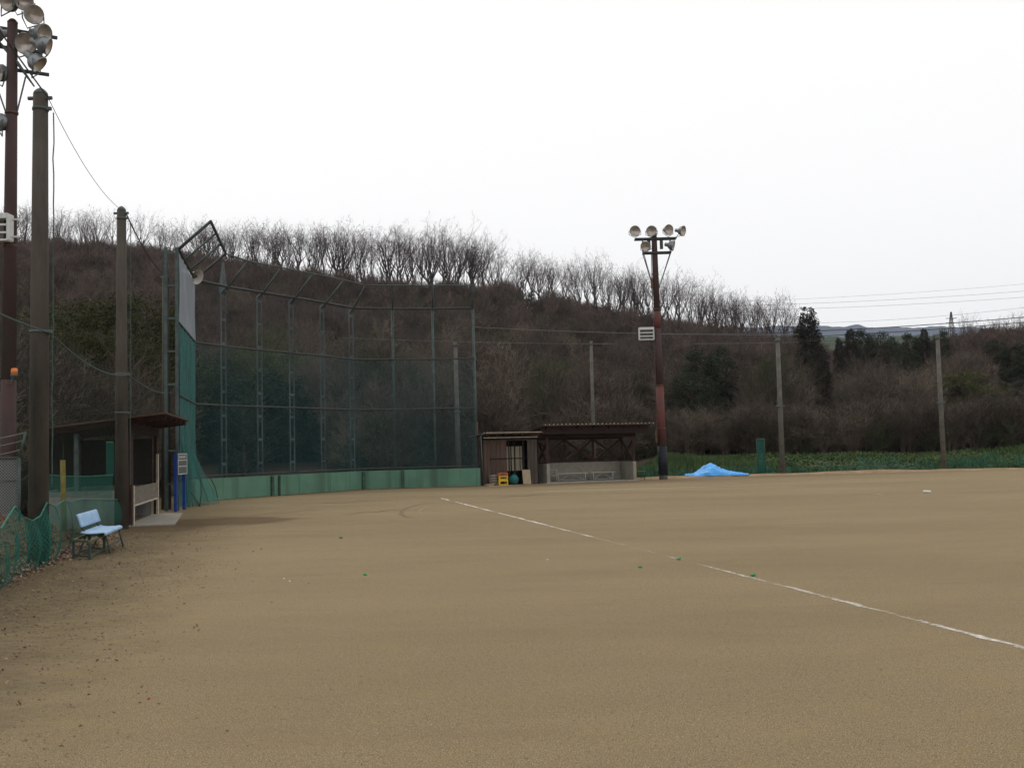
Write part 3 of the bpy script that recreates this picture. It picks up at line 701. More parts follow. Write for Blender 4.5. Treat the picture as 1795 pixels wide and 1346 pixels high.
# ------------------------------------------------------------------ backstop
HT = EYE+(hor(829)-540)/FPX*Z(829, 852).y
toprail = [(313,437),(342,490),(400,503),(462,513),(518,522),(572,531),(620,540),(688,541),(758,541),(829,540)]
TP = [Z(x, y, HT) for x, y in toprail]
H1 = EYE+(hor(829)-628)/FPX*TP[-1].y; H2 = EYE+(hor(829)-715)/FPX*TP[-1].y; HW = 0.80
back = thing('backstop', (TP[5].x, TP[5].y, 0), 'tall steel backstop with teal netting and inward leaning top above a green wall', 'backstop')
def at_z(p, z): return Vector((p.x, p.y, z))
def outward(i):                       # horizontal direction away from the field
    a = TP[max(0, i-1)]; b = TP[min(len(TP)-1, i+1)]
    if i == 0: a, b = TP[0], TP[1]
    if i == 1: a, b = TP[1], TP[2]
    d = (b-a); n = Vector((-d.y, d.x, 0)).normalized(); return n
for i, p in enumerate(TP):
    mb = MB(); o = outward(i); m = steel_green
    if i == 0:
        for k in (0, 1):
            q = p+o*(0.05+0.32*k); mb.beam(at_z(q, 0), at_z(q, HT+0.05), 0.09, 0.09, up=(0,1,0))
        for z in [0.8+1.0*j for j in range(8)]: mb.beam(at_z(p, z)+o*0.05, at_z(p, z)+o*0.37, 0.06, 0.06)
    elif 2 <= i <= 6:
        s = Vector((o.y, -o.x, 0)); g_ = 0.24 if i < 6 else 0.2
        top = HT-0.18
        for k in (-1, 1):
            q = p+o*0.25+s*g_/2*k; mb.beam(at_z(q, 0), at_z(q, top), 0.045, 0.045, up=(0,1,0))
        z = 0.4
        while z < top:
            mb.beam(at_z(p, z)+o*0.25-s*g_/2, at_z(p, z)+o*0.25+s*g_/2, 0.05, 0.10); z += 0.9
        mb.hexa([at_z(p, top)+o*0.20-s*g_*0.55, at_z(p, top)+o*0.30-s*g_*0.55, at_z(p, top)+o*0.30+s*g_*0.55, at_z(p, top)+o*0.20+s*g_*0.55,
                 at_z(p, HT)+o*0.03-s*0.06, at_z(p, HT)+o*0.10-s*0.06, at_z(p, HT)+o*0.10+s*0.06, at_z(p, HT)+o*0.03+s*0.06])
        m = steel_galv
    else:
        q = p+o*0.07; mb.path([at_z(q, 0), at_z(q, HT)], 0.055, 8)
        if i in (7, 8, 9):
            for z in [1.2+0.9*j for j in range(7)]: mb.box(at_z(q, z), (0.09, 0.09, 0.12))
    mb.build('post', m, back)
# tapering top of the tallest lattice post
mb = MB(); p = TP[2]+outward(2)*0.25
mb.hexa([at_z(p, HT-0.2)+Vector(k) for k in ((-0.15,-0.1,0),(0.15,-0.1,0),(0.15,0.1,0),(-0.15,0.1,0),(-0.03,-0.03,1.15),(0.03,-0.03,1.15),(0.03,0.03,1.15),(-0.03,0.03,1.15))])
mb.build('post_spire', steel_galv, back)
OV = []
for i, p in enumerate(TP):
    o = outward(i)
    if i == 1: o = (outward(0)+outward(2)).normalized()
    OV.append(p-o*(0.95 if i != 1 else 1.15)+Vector((0,0,0.88)))
for nm, z, r in (('rail', HT, 0.055), ('rail', H1, 0.04), ('rail', H2, 0.04), ('rail', HW+0.10, 0.03)):
    mb = MB(); mb.path([at_z(p, z) for p in TP], r, 6); mb.build(nm, steel_dark, back)
mb = MB(); mb.path(OV[:2], 0.05, 6); mb.path(OV[1:], 0.028, 6); mb.build('overhang_rail', steel_green, back)
for i, p in enumerate(TP):
    mb = MB(); mb.path([p, OV[i]], 0.05 if i < 2 else 0.036, 6); mb.build('overhang_bracket', steel_dark if i < 2 else steel_green, back)
for t in (0.33, 0.66):
    mb = MB(); mb.path([TP[0].lerp(TP[1], t), OV[0].lerp(OV[1], t)], 0.035, 6); mb.build('overhang_bracket', steel_green, back)
# guy to the ground at the left and vertical cladding boards
net_top = net_mat('backstop_upper_net', (0.045,0.055,0.06), 0.16)
net_low = net_mat('backstop_lower_net', (0.032,0.085,0.09), 0.27)
net_side = net_mat('side_net_skylit_grey', (0.25,0.28,0.32), 0.84, nscale=5, streak=(2,2,0.15))  # skylight on the net at a grazing angle is put into this pale grey
net_teal = net_mat('side_net_teal', (0.035,0.135,0.13), 0.78, nscale=4, streak=(2,2,0.2))
def wallnet(name, m, i0, i1, z0, z1, off=0.0, sag=0.0):
    mb = MB(); pp = TP[i0:i1+1]
    def f(u, v):
        k = u*(len(pp)-1); i = min(int(k), len(pp)-2); q = pp[i].lerp(pp[i+1], k-i)
        return (q.x+0.03*math.sin(u*40+v*3)-off, q.y-off+0.03*math.sin(u*30), z0+(z1-z0)*v)
    mb.grid(f, 12*(len(pp)-1), 6); return mb.build(name, m, back)
wallnet('upper_net', net_top, 1, 9, H1, HT)
wallnet('lower_net', net_low, 1, 9, HW-0.2, H1)
wallnet('side_net_upper', net_side, 0, 1, H1, HT-0.1)
wallnet('side_net_lower', net_teal, 0, 1, 0.1, H1)
ovn = net_mat('overhang_net', (0.06,0.07,0.07), 0.10)
mb = MB()
def ovf(u, v):
    k = u*8; i = min(int(k), 7); return TP[1+i].lerp(TP[2+i], k-i).lerp(OV[1+i].lerp(OV[2+i], k-i), v)
mb.grid(ovf, 48, 3); mb.build('overhang_net', ovn, back)
# loose teal net piled at the foot of the left end
mb = MB(); f0 = Z(345, 886)
b0 = Z(328, 890); b1 = Z(384, 882); t0 = P(318, 770, b0.y-1); t1 = P(344, 800, b1.y)
def lf2(u, v):
    a = b0.lerp(b1, u); t = t0.lerp(t1, u); q = a.lerp(t, v)
    return (q.x+0.06*math.sin(u*22+v*3), q.y+0.12*math.sin(u*15), q.z+(0.05*math.sin(u*19) if v < 0.1 else 0))
mb.grid(lf2, 30, 10); mb.build('loose_net', net_mat('loose_teal_net', (0.04,0.15,0.13), 0.45, nscale=4, streak=(2,2,0.2)), back)
mb = MB()
for (x0, y0, x1, y1) in ((332,860,352,892),(352,838,350,890),(368,835,382,872)):
    D = Z(350, 888).y; mb.path([P(x0, y0, D), P((x0+x1)/2+2, (y0+y1)/2, D), P(x1, y1, D)], 0.018, 5)
mb.build('rope', steel_dark, back)

# green wall
wall_green = bpy.data.materials.new('faded_green_painted_concrete'); wall_green.use_nodes = True
n = wall_green.node_tree; b = n.nodes['Principled BSDF']; b.inputs['Roughness'].default_value = 0.85
tc = n.nodes.new('ShaderNodeTexCoord')
def nn(scale, st, det=6):
    mp = n.nodes.new('ShaderNodeMapping'); mp.inputs['Scale'].default_value = st; n.links.new(tc.outputs['Object'], mp.inputs[0])
    k = n.nodes.new('ShaderNodeTexNoise'); k.inputs['Scale'].default_value = scale; k.inputs['Detail'].default_value = det
    n.links.new(mp.outputs[0], k.inputs['Vector']); return k.outputs['Fac']
def mx2(f, lo, hi, amt, a, bcol):
    r = n.nodes.new('ShaderNodeMapRange'); r.inputs[1].default_value = lo; r.inputs[2].default_value = hi; r.inputs[4].default_value = amt
    n.links.new(f, r.inputs[0]); k = n.nodes.new('ShaderNodeMix'); k.data_type = 'RGBA'; n.links.new(r.outputs[0], k.inputs[0])
    for i, q in ((6, a), (7, bcol)):
        if isinstance(q, tuple): k.inputs[i].default_value = (*q, 1)
        else: n.links.new(q, k.inputs[i])
    return k.outputs[2]
c = mx2(nn(1.2, (1,1,1)), 0.3, 0.7, 1, (0.075,0.175,0.120), (0.105,0.225,0.15))
c = mx2(nn(2.5, (1,1,0.08)), 0.52, 0.68, 0.6, c, (0.05,0.10,0.065))      # runs of dirt
c = mx2(nn(0.55, (1,1,0.02), 1), 0.60, 0.66, 0.6, c, (0.05,0.085,0.055))
n.links.new(c, b.inputs['Base Color'])
wall = thing('backstop_wall', (TP[5].x, TP[5].y, 0), 'low faded green concrete wall with dirt runs under the backstop net', 'wall')
Wp = [TP[0].lerp(TP[1], 0.45)]+TP[1:]+[P(842, 820, TP[-1].y)]
Wp = [Vector((p.x, p.y, 0)) for p in Wp]
def wall_seg(a, b, wd=0.18, gap=0.0):
    mb = MB(); d = (b-a).normalized(); nrm = Vector((-d.y, d.x, 0)); a2 = a+d*gap; b2 = b-d*gap
    fr = nrm*(-0.10); bkk = nrm*(wd-0.10)
    ch = 0.015
    mb.hexa([a2+fr+Vector((0,0,-0.2)), b2+fr+Vector((0,0,-0.2)), b2+bkk+Vector((0,0,-0.2)), a2+bkk+Vector((0,0,-0.2)),
             a2+fr*0.9+Vector((0,0,HW)), b2+fr*0.9+Vector((0,0,HW)), b2+bkk+Vector((0,0,HW)), a2+bkk+Vector((0,0,HW))])
    return mb
for i, (a, b_) in enumerate(zip(Wp, Wp[1:])):
    wall_seg(a, b_, 0.18+0.002*i, 0.008).build('wall_panel', wall_green, wall)
jm = mat('dark_joint', (0.045,0.08,0.06), var=0.4)
for x in (470, 482, 630, 700):        # dark buttresses / gaps seen in the wall
    i = max(j for j in range(len(toprail)) if toprail[j][0] <= x); f = (x-toprail[i][0])/(toprail[i+1][0]-toprail[i][0])
    p = TP[i].lerp(TP[i+1], f); o = outward(i if f < 0.5 else i+1); q = Vector((p.x, p.y, 0))-o*0.13
    mb = MB(); mb.box((q.x, q.y, HW/2-0.02), (0.13 if x != 482 else 0.07, 0.08, HW+0.02), Matrix.Rotation(math.atan2(-o.x, o.y), 3, 'Z')); mb.build('joint_strip', jm, wall)
# leaning grey stick at the right end
# horn speaker on the corner of the backstop
hp0 = P(340, 483, TP[1].y-0.6)
hn = thing('horn_speaker', hp0, 'pale horn loudspeaker pointing down right at the backstop corner', 'loudspeaker')
mb = MB(); d = Vector((0.75,-0.35,-0.32)).normalized(); a0 = hp0-d*0.55
prof = [(0.0,0.07),(0.12,0.08),(0.14,0.04),(0.35,0.07),(0.48,0.13),(0.60,0.22),(0.66,0.28)]
mb.path([a0+d*t*1.1 for t, r in prof], [r for t, r in prof], 16, cap=False); mb.build('horn', horn_m, hn)
mb = MB(); mb.path([a0+d*0.2, a0+d*0.68], [0.03, 0.05], 10); mb.path([a0+d*0.05, a0-d*0.45], 0.02, 6); mb.build('driver', rust, hn)

# ------------------------------------------------------------------ concrete net poles on the left
PB = Z(214, 927); DB = PB.y
kA = DB*(hor(210)-365)/(hor(67)-155); kC = DB*(hor(210)-365)/(hor(293)-478)
HPOLE = EYE+(hor(210)-365)/FPX*DB
def polepos(px, D): return Vector(((px-897.5)/FPX*D-0.0, D, 0))
PA = Vector((P(69, 600, kA).x, kA, 0)); PBx = Vector((P(213, 650, DB).x, DB, 0)); PC = Vector((P(291, 700, kC).x, kC, 0))
FD = (PC-PA).normalized()             # direction of the fence line
FN = Vector((-FD.y, FD.x, 0))         # away from the field
def net_pole(p, h, r0, r1, label, group=None, bands=(), caps=True):
    t = thing('concrete_pole', p, label, 'pole', group)
    mb = MB(); mb.path([p-Vector((0,0,0.3)), p+Vector((0,0,h*0.5)), p+Vector((0,0,h))], [r0, (r0+r1)/2, r1], 20); mb.build('shaft', concrete_pole, t)
    if caps:
        mb = MB(); mb.path([p+Vector((0,0,h+a)) for a in (0.0, 0.04, 0.08, 0.11)], [r1*1.02, r1*0.92, r1*0.6, 0.02], 16)
        mb.path([p+Vector((-r1*1.7,-0.02,h-0.06)), p+Vector((r1*1.7,-0.02,h-0.06))], 0.03, 6); mb.build('cap', steel_galv, t)
    for z in bands:
        rz = r0+(r1-r0)*z/h; mb = MB(); mb.path([p+Vector((0,0,z)), p+Vector((0,0,z+0.04))], rz+0.012, 18)
        mb.box(p+Vector((rz+0.03,-0.02,z+0.02)), (0.07,0.05,0.05)); mb.build('band', steel_galv, t)
    return t
zA = EYE+(hor(69)-583)/FPX*kA; zB = EYE+(hor(213)-657)/FPX*DB; zC = EYE+(hor(291)-690)/FPX*kC
net_pole(PA, HPOLE, 0.155, 0.11, 'thick concrete pole nearest the camera, left of the blue bench', bands=(zA, HPOLE-0.25))
net_pole(PBx, HPOLE, 0.158, 0.10, 'concrete pole standing right behind the blue bench, second from the camera', bands=(zB, EYE+(hor(213)-725)/FPX*DB, HPOLE-0.2))
net_pole(PC, HPOLE-0.05, 0.15, 0.10, 'concrete pole behind the shelter roof, left of the blue board', bands=(zC,))
def far_pole(xb, yb, xt, yt, D, r, label):
    p = Z(xb, yb) if D is None else Vector((P(xb, yb, D).x, D, 0)); t = P(xt, yt, p.y)
    th_ = thing('far_pole', p, label, 'pole', 'slender concrete posts around the far side'); mb = MB(); mb.path([p-Vector((0,0,0.3)), Vector((t.x, p.y, t.z))], [r, r*0.72], 12); mb.build('shaft', conc_far, th_)
    mb = MB()
    for z in (t.z-0.15, t.z*0.5): mb.box(Vector((t.x if z > t.z*0.8 else (t.x+p.x)/2, p.y, z)), (r*2.4, r*2.2, 0.06))
    mb.build('clamp', steel_galv, th_); return p, t
fp = [far_pole(804, 820, 798, 600, 51, 0.135, 'slender concrete post seen through the backstop net near its right end'),
      far_pole(1041, 800, 1036, 598, 51.5, 0.10, 'slender concrete post rising behind the brown shelter roof'),
      far_pole(1372, 832, 1363, 592, None, 0.145, 'slender concrete post beside the green standing screen'),
      far_pole(1655, 825, 1643, 587, None, 0.13, 'slender concrete post furthest right on the grass bank')]
# steel stay post at the right end of the backstop
t = thing('steel_post', Z(839, 850), 'thin rusty steel post just right of the backstop end', 'post'); q = Z(839, 850); mb = MB()
mb.path([q, P(836, 740, q.y)], 0.05, 6); mb.build('lower_tube', rust, t); mb = MB(); mb.path([P(836, 740, q.y), P(832, 616, q.y)], 0.035, 6); mb.build('upper_tube', steel_galv, t)

# wires between poles, ropes
def cable(name, a, b, sag, r, m, label, cat='wire', group=None, n=16):
    mb = MB(); mb.path([a.lerp(b, i/n)-Vector((0,0,4*sag*(i/n)*(1-i/n))) for i in range(n+1)], r, 5)
    return tag(mb.build(name, m), label, cat, group)
tA, tB, tC = PA+Vector((0.12,0,HPOLE-0.05)), PBx+Vector((0.1,0,HPOLE-0.05)), PC+Vector((0,0,HPOLE-0.05))
pre = PA-FD*8+Vector((0,0,HPOLE+0.1))
cable('top_wire', pre, tA, 0.05, 0.012, wire_m, 'thin top wire running up left from the nearest concrete pole')
cable('top_wire', tA, tB, 0.28, 0.0055, wire_m, 'thin sagging top wire between the two tall concrete poles')
cable('top_wire', tB, tC, 0.20, 0.016, wire_m, 'top wire from the second concrete pole down to the third')
mA, mB_, mC = PA+Vector((0.17,0,zA)), PBx+Vector((0.16,0,zB)), PC+Vector((0.1,0,zC))
cable('net_rope', PA-FD*8+Vector((0.1,0,zA+0.1)), mA, 0.12, 0.014, rope_m, 'grey green rope left of the nearest concrete pole', 'rope')
cable('net_rope', mA, mB_, 0.22, 0.014, rope_m, 'grey green rope sagging between the two tall concrete poles', 'rope')
cable('net_rope', mB_, mC, 0.12, 0.014, rope_m, 'grey green rope between the second concrete pole and the shelter pole', 'rope')
for p, z0, lab in ((PA, 1.2, 'hanging rope down the right side of the nearest concrete pole'), (PBx, 1.0, 'hanging rope down the right side of the second concrete pole')):
    mb = MB(); rr = random.Random(3); q = p+Vector((0.22,-0.03,0)); mb.path([q+Vector((rr.uniform(-0.012,0.012),0,z)) for z in [z0+(HPOLE-0.3-z0)*i/24 for i in range(25)]], 0.010, 5)
    tag(mb.build('hanging_rope', rope_m), lab, 'rope')
# tall protective net on that line
big_net = net_mat('tall_protective_net', (0.04,0.055,0.045), 0.16, nscale=1.5, streak=(2,2,0.05))
mb = MB(); n0 = PA-FD*9; n1 = PC+FD*0.5
def tn(u, v):
    q = n0.lerp(n1, u)+FN*0.02; zt = interp([(0,HPOLE*0.45),(1,HPOLE*0.62)], u)
    zt = (interp([(0,zA+0.1),((kA-n0.y)/(n1.y-n0.y),zA),((DB-n0.y)/(n1.y-n0.y),zB),(1,zC)], u))
    return (q.x, q.y, 0.9+(zt-0.9)*v)
mb.grid(tn, 40, 4); tag(mb.build('protective_net', big_net), 'fine dark protective net hanging from the rope between the concrete poles', 'net')

# sagging green net along the left edge
gnet = net_mat('green_knotted_net', (0.014,0.10,0.075), 0.26, grid=0.075, thick=0.22, nscale=3, streak=(1,1,0.3))
tops = [(-160,960),(-60,905),(0,928),(12,908),(25,889),(40,908),(56,914),(70,905),(81,882),(95,889),(111,878),(125,881),(140,876),(170,877),(206,876)]
bots = [(-160,1105),(-60,1062),(0,1040),(12,1026),(25,1014),(40,1008),(56,1002),(70,997),(81,992),(95,986),(111,972),(125,960),(140,952),(170,942),(206,928)]
mb = MB(); rows = 9; uvs = []; s_acc = 0; prev = None; cols = []
td = dens(tops, 5); bd = dens(bots, 5)
for i in range(len(td)):
    g0 = Z(*bd[i]); tt = P(td[i][0], td[i][1], g0.y+0.05)
    if prev is not None: s_acc += (g0-prev).length
    prev = g0
    for j in range(rows+1):
        v = j/rows; q = g0.lerp(tt, v)
        wv = 0.06*math.sin(i*0.9)*(1-abs(v-0.5))+0.10*math.sin(math.pi*v)
        mb.v.append(q+Vector((wv, 0.03*math.sin(i*1.7+j), 0.01))); cols.append((s_acc, q.z))
for i in range(len(td)-1):
    for j in range(rows):
        a = i*(rows+1)+j; mb.f.append((a, a+rows+1, a+rows+2, a+1)); mb.sm.append(True)
gn = thing('green_net_fence', (Z(60,1000).x, Z(60,1000).y, 0), 'sagging green knotted net along the left edge of the field', 'net')
o = mb.build('net', gnet, gn); uv = o.data.uv_layers.new(name='UVMap')
for lp_ in o.data.loops: uv.data[lp_.index].uv = cols[lp_.vertex_index]
mb = MB(); mb.path([mb_ for mb_ in [P(x, y, Z(*b2).y+0.05)+Vector((0.01,0,0.01)) for (x, y), b2 in zip(td, bd)]], 0.012, 5); mb.build('edge_rope', green_rope, gn)
# second piece of net: rectangle hung in front of the low shelter wall
mb = MB(); c0 = P(84, 832, 23.9); cols = []
for i in range(25):
    for j in range(7):
        x = 84+i*(198-84)/24; ytop = 832+3*math.sin(math.pi*i/24)+(2 if i % 5 == 0 else 0); y = ytop+(872-ytop)*j/6
        q = P(x, y, 22.9); mb.v.append(q+Vector((0,0.02*math.sin(i),0))); cols.append((q.x, q.z))
for i in range(24):
    for j in range(6):
        a = i*7+j; mb.f.append((a, a+7, a+8, a+1)); mb.sm.append(True)
nb_ = len(mb.v)
for i in range(4):
    for j in range(7):
        q = P(186+i*4.3, 775+j*10, 22.9); mb.v.append(q+Vector((0,0.02*(i % 2),0))); cols.append((q.x, q.z))
for i in range(3):
    for j in range(6):
        a = nb_+i*7+j; mb.f.append((a, a+7, a+8, a+1)); mb.sm.append(True)
sn = net_mat('stretched_green_net', (0.02,0.14,0.105), 0.15, grid=0.06, thick=0.22)
o = mb.build('stretched_net', sn); uv = o.data.uv_layers.new(name='UVMap')
for lp_ in o.data.loops: uv.data[lp_.index].uv = cols[lp_.vertex_index]
tag(o, 'green net strip stretched left of the second concrete pole above the low grey wall', 'net')
mb = MB(); mb.path([P(84+i*5.7, 832+3*math.sin(math.pi*i/20), 22.85) for i in range(21)], 0.012, 5); mb.path([P(198-i*2, 775, 22.85) for i in range(7)], 0.012, 5)
ch = mb.build('net_hem', green_rope, o)

# ------------------------------------------------------------------ left shelter
Fp = FD; 
def LS(u, v, z):                       # u along the fence from its near end, v away from the field
    return O1+FD*u+FN*v+Vector((0,0,z))
O1 = Z(229, 925); O1 = Vector((O1.x, 24.3, 0)); O1.x = P(229, 915, 24.3).x
ls = thing('shelter', O1, 'open team shelter with rust brown sloping roof behind the second concrete pole', 'shelter')
LEN = 4.6; DEP = 2.0
mb = MB(); mb.hexa([LS(-0.5,-0.85,2.62), LS(LEN+0.7,-0.85,2.62), LS(LEN+0.7,DEP+0.25,2.26), LS(-0.5,DEP+0.25,2.26),
                    LS(-0.5,-0.85,2.66), LS(LEN+0.7,-0.85,2.66), LS(LEN+0.7,DEP+0.25,2.30), LS(-0.5,DEP+0.25,2.30)]); 
rf1 = mat('rust_brown_roof_board', (0.075,0.040,0.029), rough=0.8, var=0.35, scale=3)
mb.build('roof', rf1, ls)
mb = MB()
for u in (-0.1, 1.1, 2.3, 3.5, LEN+0.1): mb.beam(LS(u,-0.8,2.55), LS(u,DEP+0.2,2.19), 0.06, 0.10)
mb.build('rafter', brown_wood, ls)
mb = MB(); mb.beam(LS(-0.3,0,2.35), LS(LEN+0.3,0,2.35), 0.10, 0.30); mb.beam(LS(-0.3,DEP,2.1), LS(LEN+0.3,DEP,2.1), 0.1, 0.16); mb.build('beam', brown_dark, ls)
for (u, v) in ((0,0),(LEN,0),(0,DEP),(LEN,DEP),(0.02,DEP*0.6),(LEN/2,DEP)):
    mb = MB(); mb.beam(LS(u,v,0), LS(u,v,2.2), 0.09, 0.09, up=(0,1,0)); mb.build('post', brown_wood if v == 0 else steel_green, ls)
mb = MB()                               # near end low wall and rear low wall
mb.beam(LS(-0.06,0.12,0.43), LS(-0.06,DEP+0.05,0.43), 0.12, 0.86)
mb.beam(LS(0.02,DEP+0.14,0.42), LS(LEN+0.1,DEP+0.14,0.42), 0.12, 0.84); mb.beam(LS(LEN+0.06,0.12,0.42), LS(LEN+0.06,DEP+0.05,0.42), 0.12, 0.84)
mb.build('low_wall', concrete, ls)
mb = MB(); mb.beam(LS(0.0,DEP+0.06,1.5), LS(LEN,DEP+0.06,1.5), 0.03, 1.26); mb.beam(LS(LEN+0.01,0.1,1.5), LS(LEN+0.01,DEP,1.5), 0.03, 1.26); mb.build('back_boarding', brown_dark, ls)
mb = MB(); mb.beam(LS(0.12,-0.02,0.70), LS(LEN-0.1,-0.02,0.70), 0.03, 0.42); mb.build('front_board', grey_board, ls)
mb = MB()
for u in (0.05, LEN-0.05): mb.beam(LS(u,-0.05,0), LS(u,-0.05,0.95 if u < 1 else 1.7), 0.06, 0.06, up=(0,1,0))
mb.beam(LS(0.05,-0.06,0.48), LS(LEN-0.05,-0.06,0.48), 0.03, 0.04); mb.build('rail_frame', roof_edge, ls)
sl = MB(); a, b2, c2, d2 = Z(228,906), Z(297,904), Z(262,925), Z(232,926)
sl.hexa([LS(-0.05,-1.0,-0.1), LS(LEN+0.1,-0.7,-0.1), LS(LEN+0.1,0.1,-0.1), LS(-0.05,0.1,-0.1), LS(-0.05,-1.0,0.035), LS(LEN+0.1,-0.7,0.035), LS(LEN+0.1,0.1,0.035), LS(-0.05,0.1,0.035)])
sl.build('slab', slab_m, ls)
def team_bench(FR, u0, u1, v0, v1, zs, label, topm, legm, group=None):
    t = thing('team_bench', FR((u0+u1)/2, (v0+v1)/2, 0), label, 'bench', group)
    mb = MB(); 
    for k in range(3):
        a = v0+(v1-v0)*(k+0.06)/3; b2 = v0+(v1-v0)*(k+0.94)/3
        mb.hexa([FR(u0,a,zs-0.03), FR(u1,a,zs-0.03), FR(u1,b2,zs-0.03), FR(u0,b2,zs-0.03), FR(u0,a,zs), FR(u1,a,zs), FR(u1,b2,zs), FR(u0,b2,zs)])
    mb.build('seat', topm, t)
    for u in (u0+0.15, u1-0.15):
        for v in (v0+0.02, v1-0.02):
            mb = MB(); mb.path([FR(u, v, zs-0.03), FR(u, v, 0)], 0.02, 6); mb.build('leg', legm, t)
    mb = MB(); mb.path([FR(u0+0.15, v0+0.02, 0.08), FR((u0+u1)/2, (v0+v1)/2, zs-0.05)], 0.012, 5); mb.path([FR(u1-0.15, v0+0.02, 0.08), FR((u0+u1)/2, (v0+v1)/2, zs-0.05)], 0.012, 5)
    mb.path([FR(u0+0.15, v0+0.02, 0.10), FR(u1-0.15, v0+0.02, 0.10)], 0.012, 5); mb.build('brace', legm, t)
    return t
team_bench(LS, 0.3, 3.9, 0.9, 1.25, 0.42, 'pale legged bench half hidden inside the near shelter', roof_edge, roof_edge)
# yellow post
q = Vector((P(113, 870, 21.5).x, 21.5, 0)); mb = MB(); mb.path([q, Vector((P(110, 806, 21.5).x, 21.5, P(110, 806, 21.5).z))], [0.055,0.05], 10)
mb.path([q+Vector((-0.02,0,0)), q+Vector((-0.02,0,0.04))], 0.08, 10)
tag(mb.build('yellow_stake', yellow_post), 'faded yellow stake behind the green net, left of the second concrete pole', 'stake')

# ------------------------------------------------------------------ blue board
s0 = Z(308, 897); s1 = Z(323, 893)
bd_ = thing('notice_board', s0, 'narrow blue framed board with dark ruled panels beside the backstop', 'board')
zt = P(308, 795, s0.y).z
for p, z in ((s0, zt), (s1, zt)):
    mb = MB(); mb.beam(p, p+Vector((0,0,z)), 0.09, 0.09, up=(0,1,0)); mb.build('post', blue_paint, bd_)
zb = P(308, 832, s0.y).z; dd = (s1-s0); nrm = Vector((dd.y, -dd.x, 0)).normalized()
if nrm.x < 0: nrm = -nrm
a = s0+nrm*0.06; b2 = s1+nrm*0.06+dd.normalized()*0.06
mb = MB(); mb.beam(a+Vector((0,0,(zt+zb)/2)), b2+Vector((0,0,(zt+zb)/2)), 0.02, zt-zb); mb.build('panel', mat('dark_grey_board', (0.10,0.11,0.11), var=0.2), bd_)
mb = MB()
for z in (zt-0.01, zt-0.2, zt-0.38, zb+0.01): mb.beam(a+nrm*0.013+Vector((0,0,z)), b2+nrm*0.013+Vector((0,0,z)), 0.012, 0.022)
for q in (a, b2): mb.beam(q+nrm*0.014+Vector((0,0,zb)), q+nrm*0.014+Vector((0,0,zt)), 0.010, 0.022)
for k in range(7): 
    q = a.lerp(b2, 0.14+0.11*k)+nrm*0.014; mb.beam(q+Vector((0,0,zt-0.14)), q+Vector((0,0,zt-0.06)), 0.006, 0.03)
mb.build('white_frame', white_metal, bd_)

# ------------------------------------------------------------------ blue bench and green stand
BO = Z(184, 951); BO = Vector((P(184, 940, 17.3).x, 17.3, 0))
def BF(u, v, z): return BO+FD*u+FN*v+Vector((0,0,z))
bb = thing('park_bench', BO, 'pale blue plastic bench with backrest on a dark frame beside the green net', 'bench')
BL = 1.75
def slab_curve(name, prof, u0, u1, th_, m):
    mb = MB(); nu = 8
    def f(u, v):
        k = v*(len(prof)-1); i = min(int(k), len(prof)-2); f_ = k-i
        pv = prof[i][0]+(prof[i+1][0]-prof[i][0])*f_; pz = prof[i][1]+(prof[i+1][1]-prof[i][1])*f_
        return BF(u0+(u1-u0)*u, pv, pz)
    mb.grid(f, nu, len(prof)-1); o = mb.build(name, m, bb)
    md = o.modifiers.new('thick', 'SOLIDIFY'); md.thickness = th_; md.offset = 0
    return o
ZS = 0.37
slab_curve('seat', [(-0.005,ZS-0.05),(0.0,ZS-0.015),(0.03,ZS),(0.12,ZS-0.008),(0.25,ZS-0.01),(0.34,ZS+0.004),(0.38,ZS+0.02)], 0, 0.86, 0.02, bench_blue)
slab_curve('seat', [(-0.005,ZS-0.05),(0.0,ZS-0.015),(0.03,ZS),(0.12,ZS-0.008),(0.25,ZS-0.01),(0.34,ZS+0.004),(0.38,ZS+0.02)], 0.89, BL, 0.02, bench_blue)
slab_curve('backrest', [(0.37,ZS+0.10),(0.385,ZS+0.13),(0.41,ZS+0.22),(0.435,ZS+0.29),(0.455,ZS+0.31)], 0, BL, 0.02, bench_blue)
for u in (0.2, BL-0.2):
    mb = MB(); mb.path([BF(u,0.03,ZS-0.02), BF(u,-0.02,0.15), BF(u,-0.05,0.0)], 0.016, 8); mb.build('leg', green_metal, bb)
    mb = MB(); mb.path([BF(u,0.44,ZS+0.28), BF(u,0.40,ZS+0.08), BF(u,0.33,ZS-0.03), BF(u,0.40,0.15), BF(u,0.46,0.0)], 0.016, 8); mb.build('leg', green_metal, bb)
mb = MB(); mb.path([BF(0.2,0.0,0.12), BF(BL-0.2,0.0,0.12)], 0.012, 6)
for u in (0.2, BL-0.2): mb.path([BF(u,0.03,ZS-0.03), BF(u,0.33,ZS-0.03)], 0.014, 6)
mb.build('crossbar', green_metal, bb)
st0 = Z(129, 978); st1 = Z(157, 981); st2 = Z(183, 967); st3 = st0+(st2-st1)
gs = thing('metal_stand', st1, 'low rusty green metal stand without a top in front of the blue bench', 'stand')
ht_ = 0.27; cs = [st0, st1, st2, st3]
for p in cs:
    mb = MB(); mb.beam(p, p+Vector((0,0,ht_)), 0.035, 0.035, up=(0,1,0)); mb.build('leg', green_metal, gs)
mb = MB()
for a, b2 in zip(cs, cs[1:]+cs[:1]): mb.beam(a+Vector((0,0,ht_+0.018)), b2+Vector((0,0,ht_+0.018)), 0.035, 0.035)
mb.build('top_frame', mat('olive_worn_paint', (0.10,0.11,0.06), var=0.4, scale=12), gs)
mb = MB()
for a, b2 in zip(cs, cs[1:]+cs[:1]): mb.beam(a+Vector((0,0,0.05)), b2+Vector((0,0,0.05)), 0.022, 0.03)
mb.build('bottom_frame', green_metal, gs)

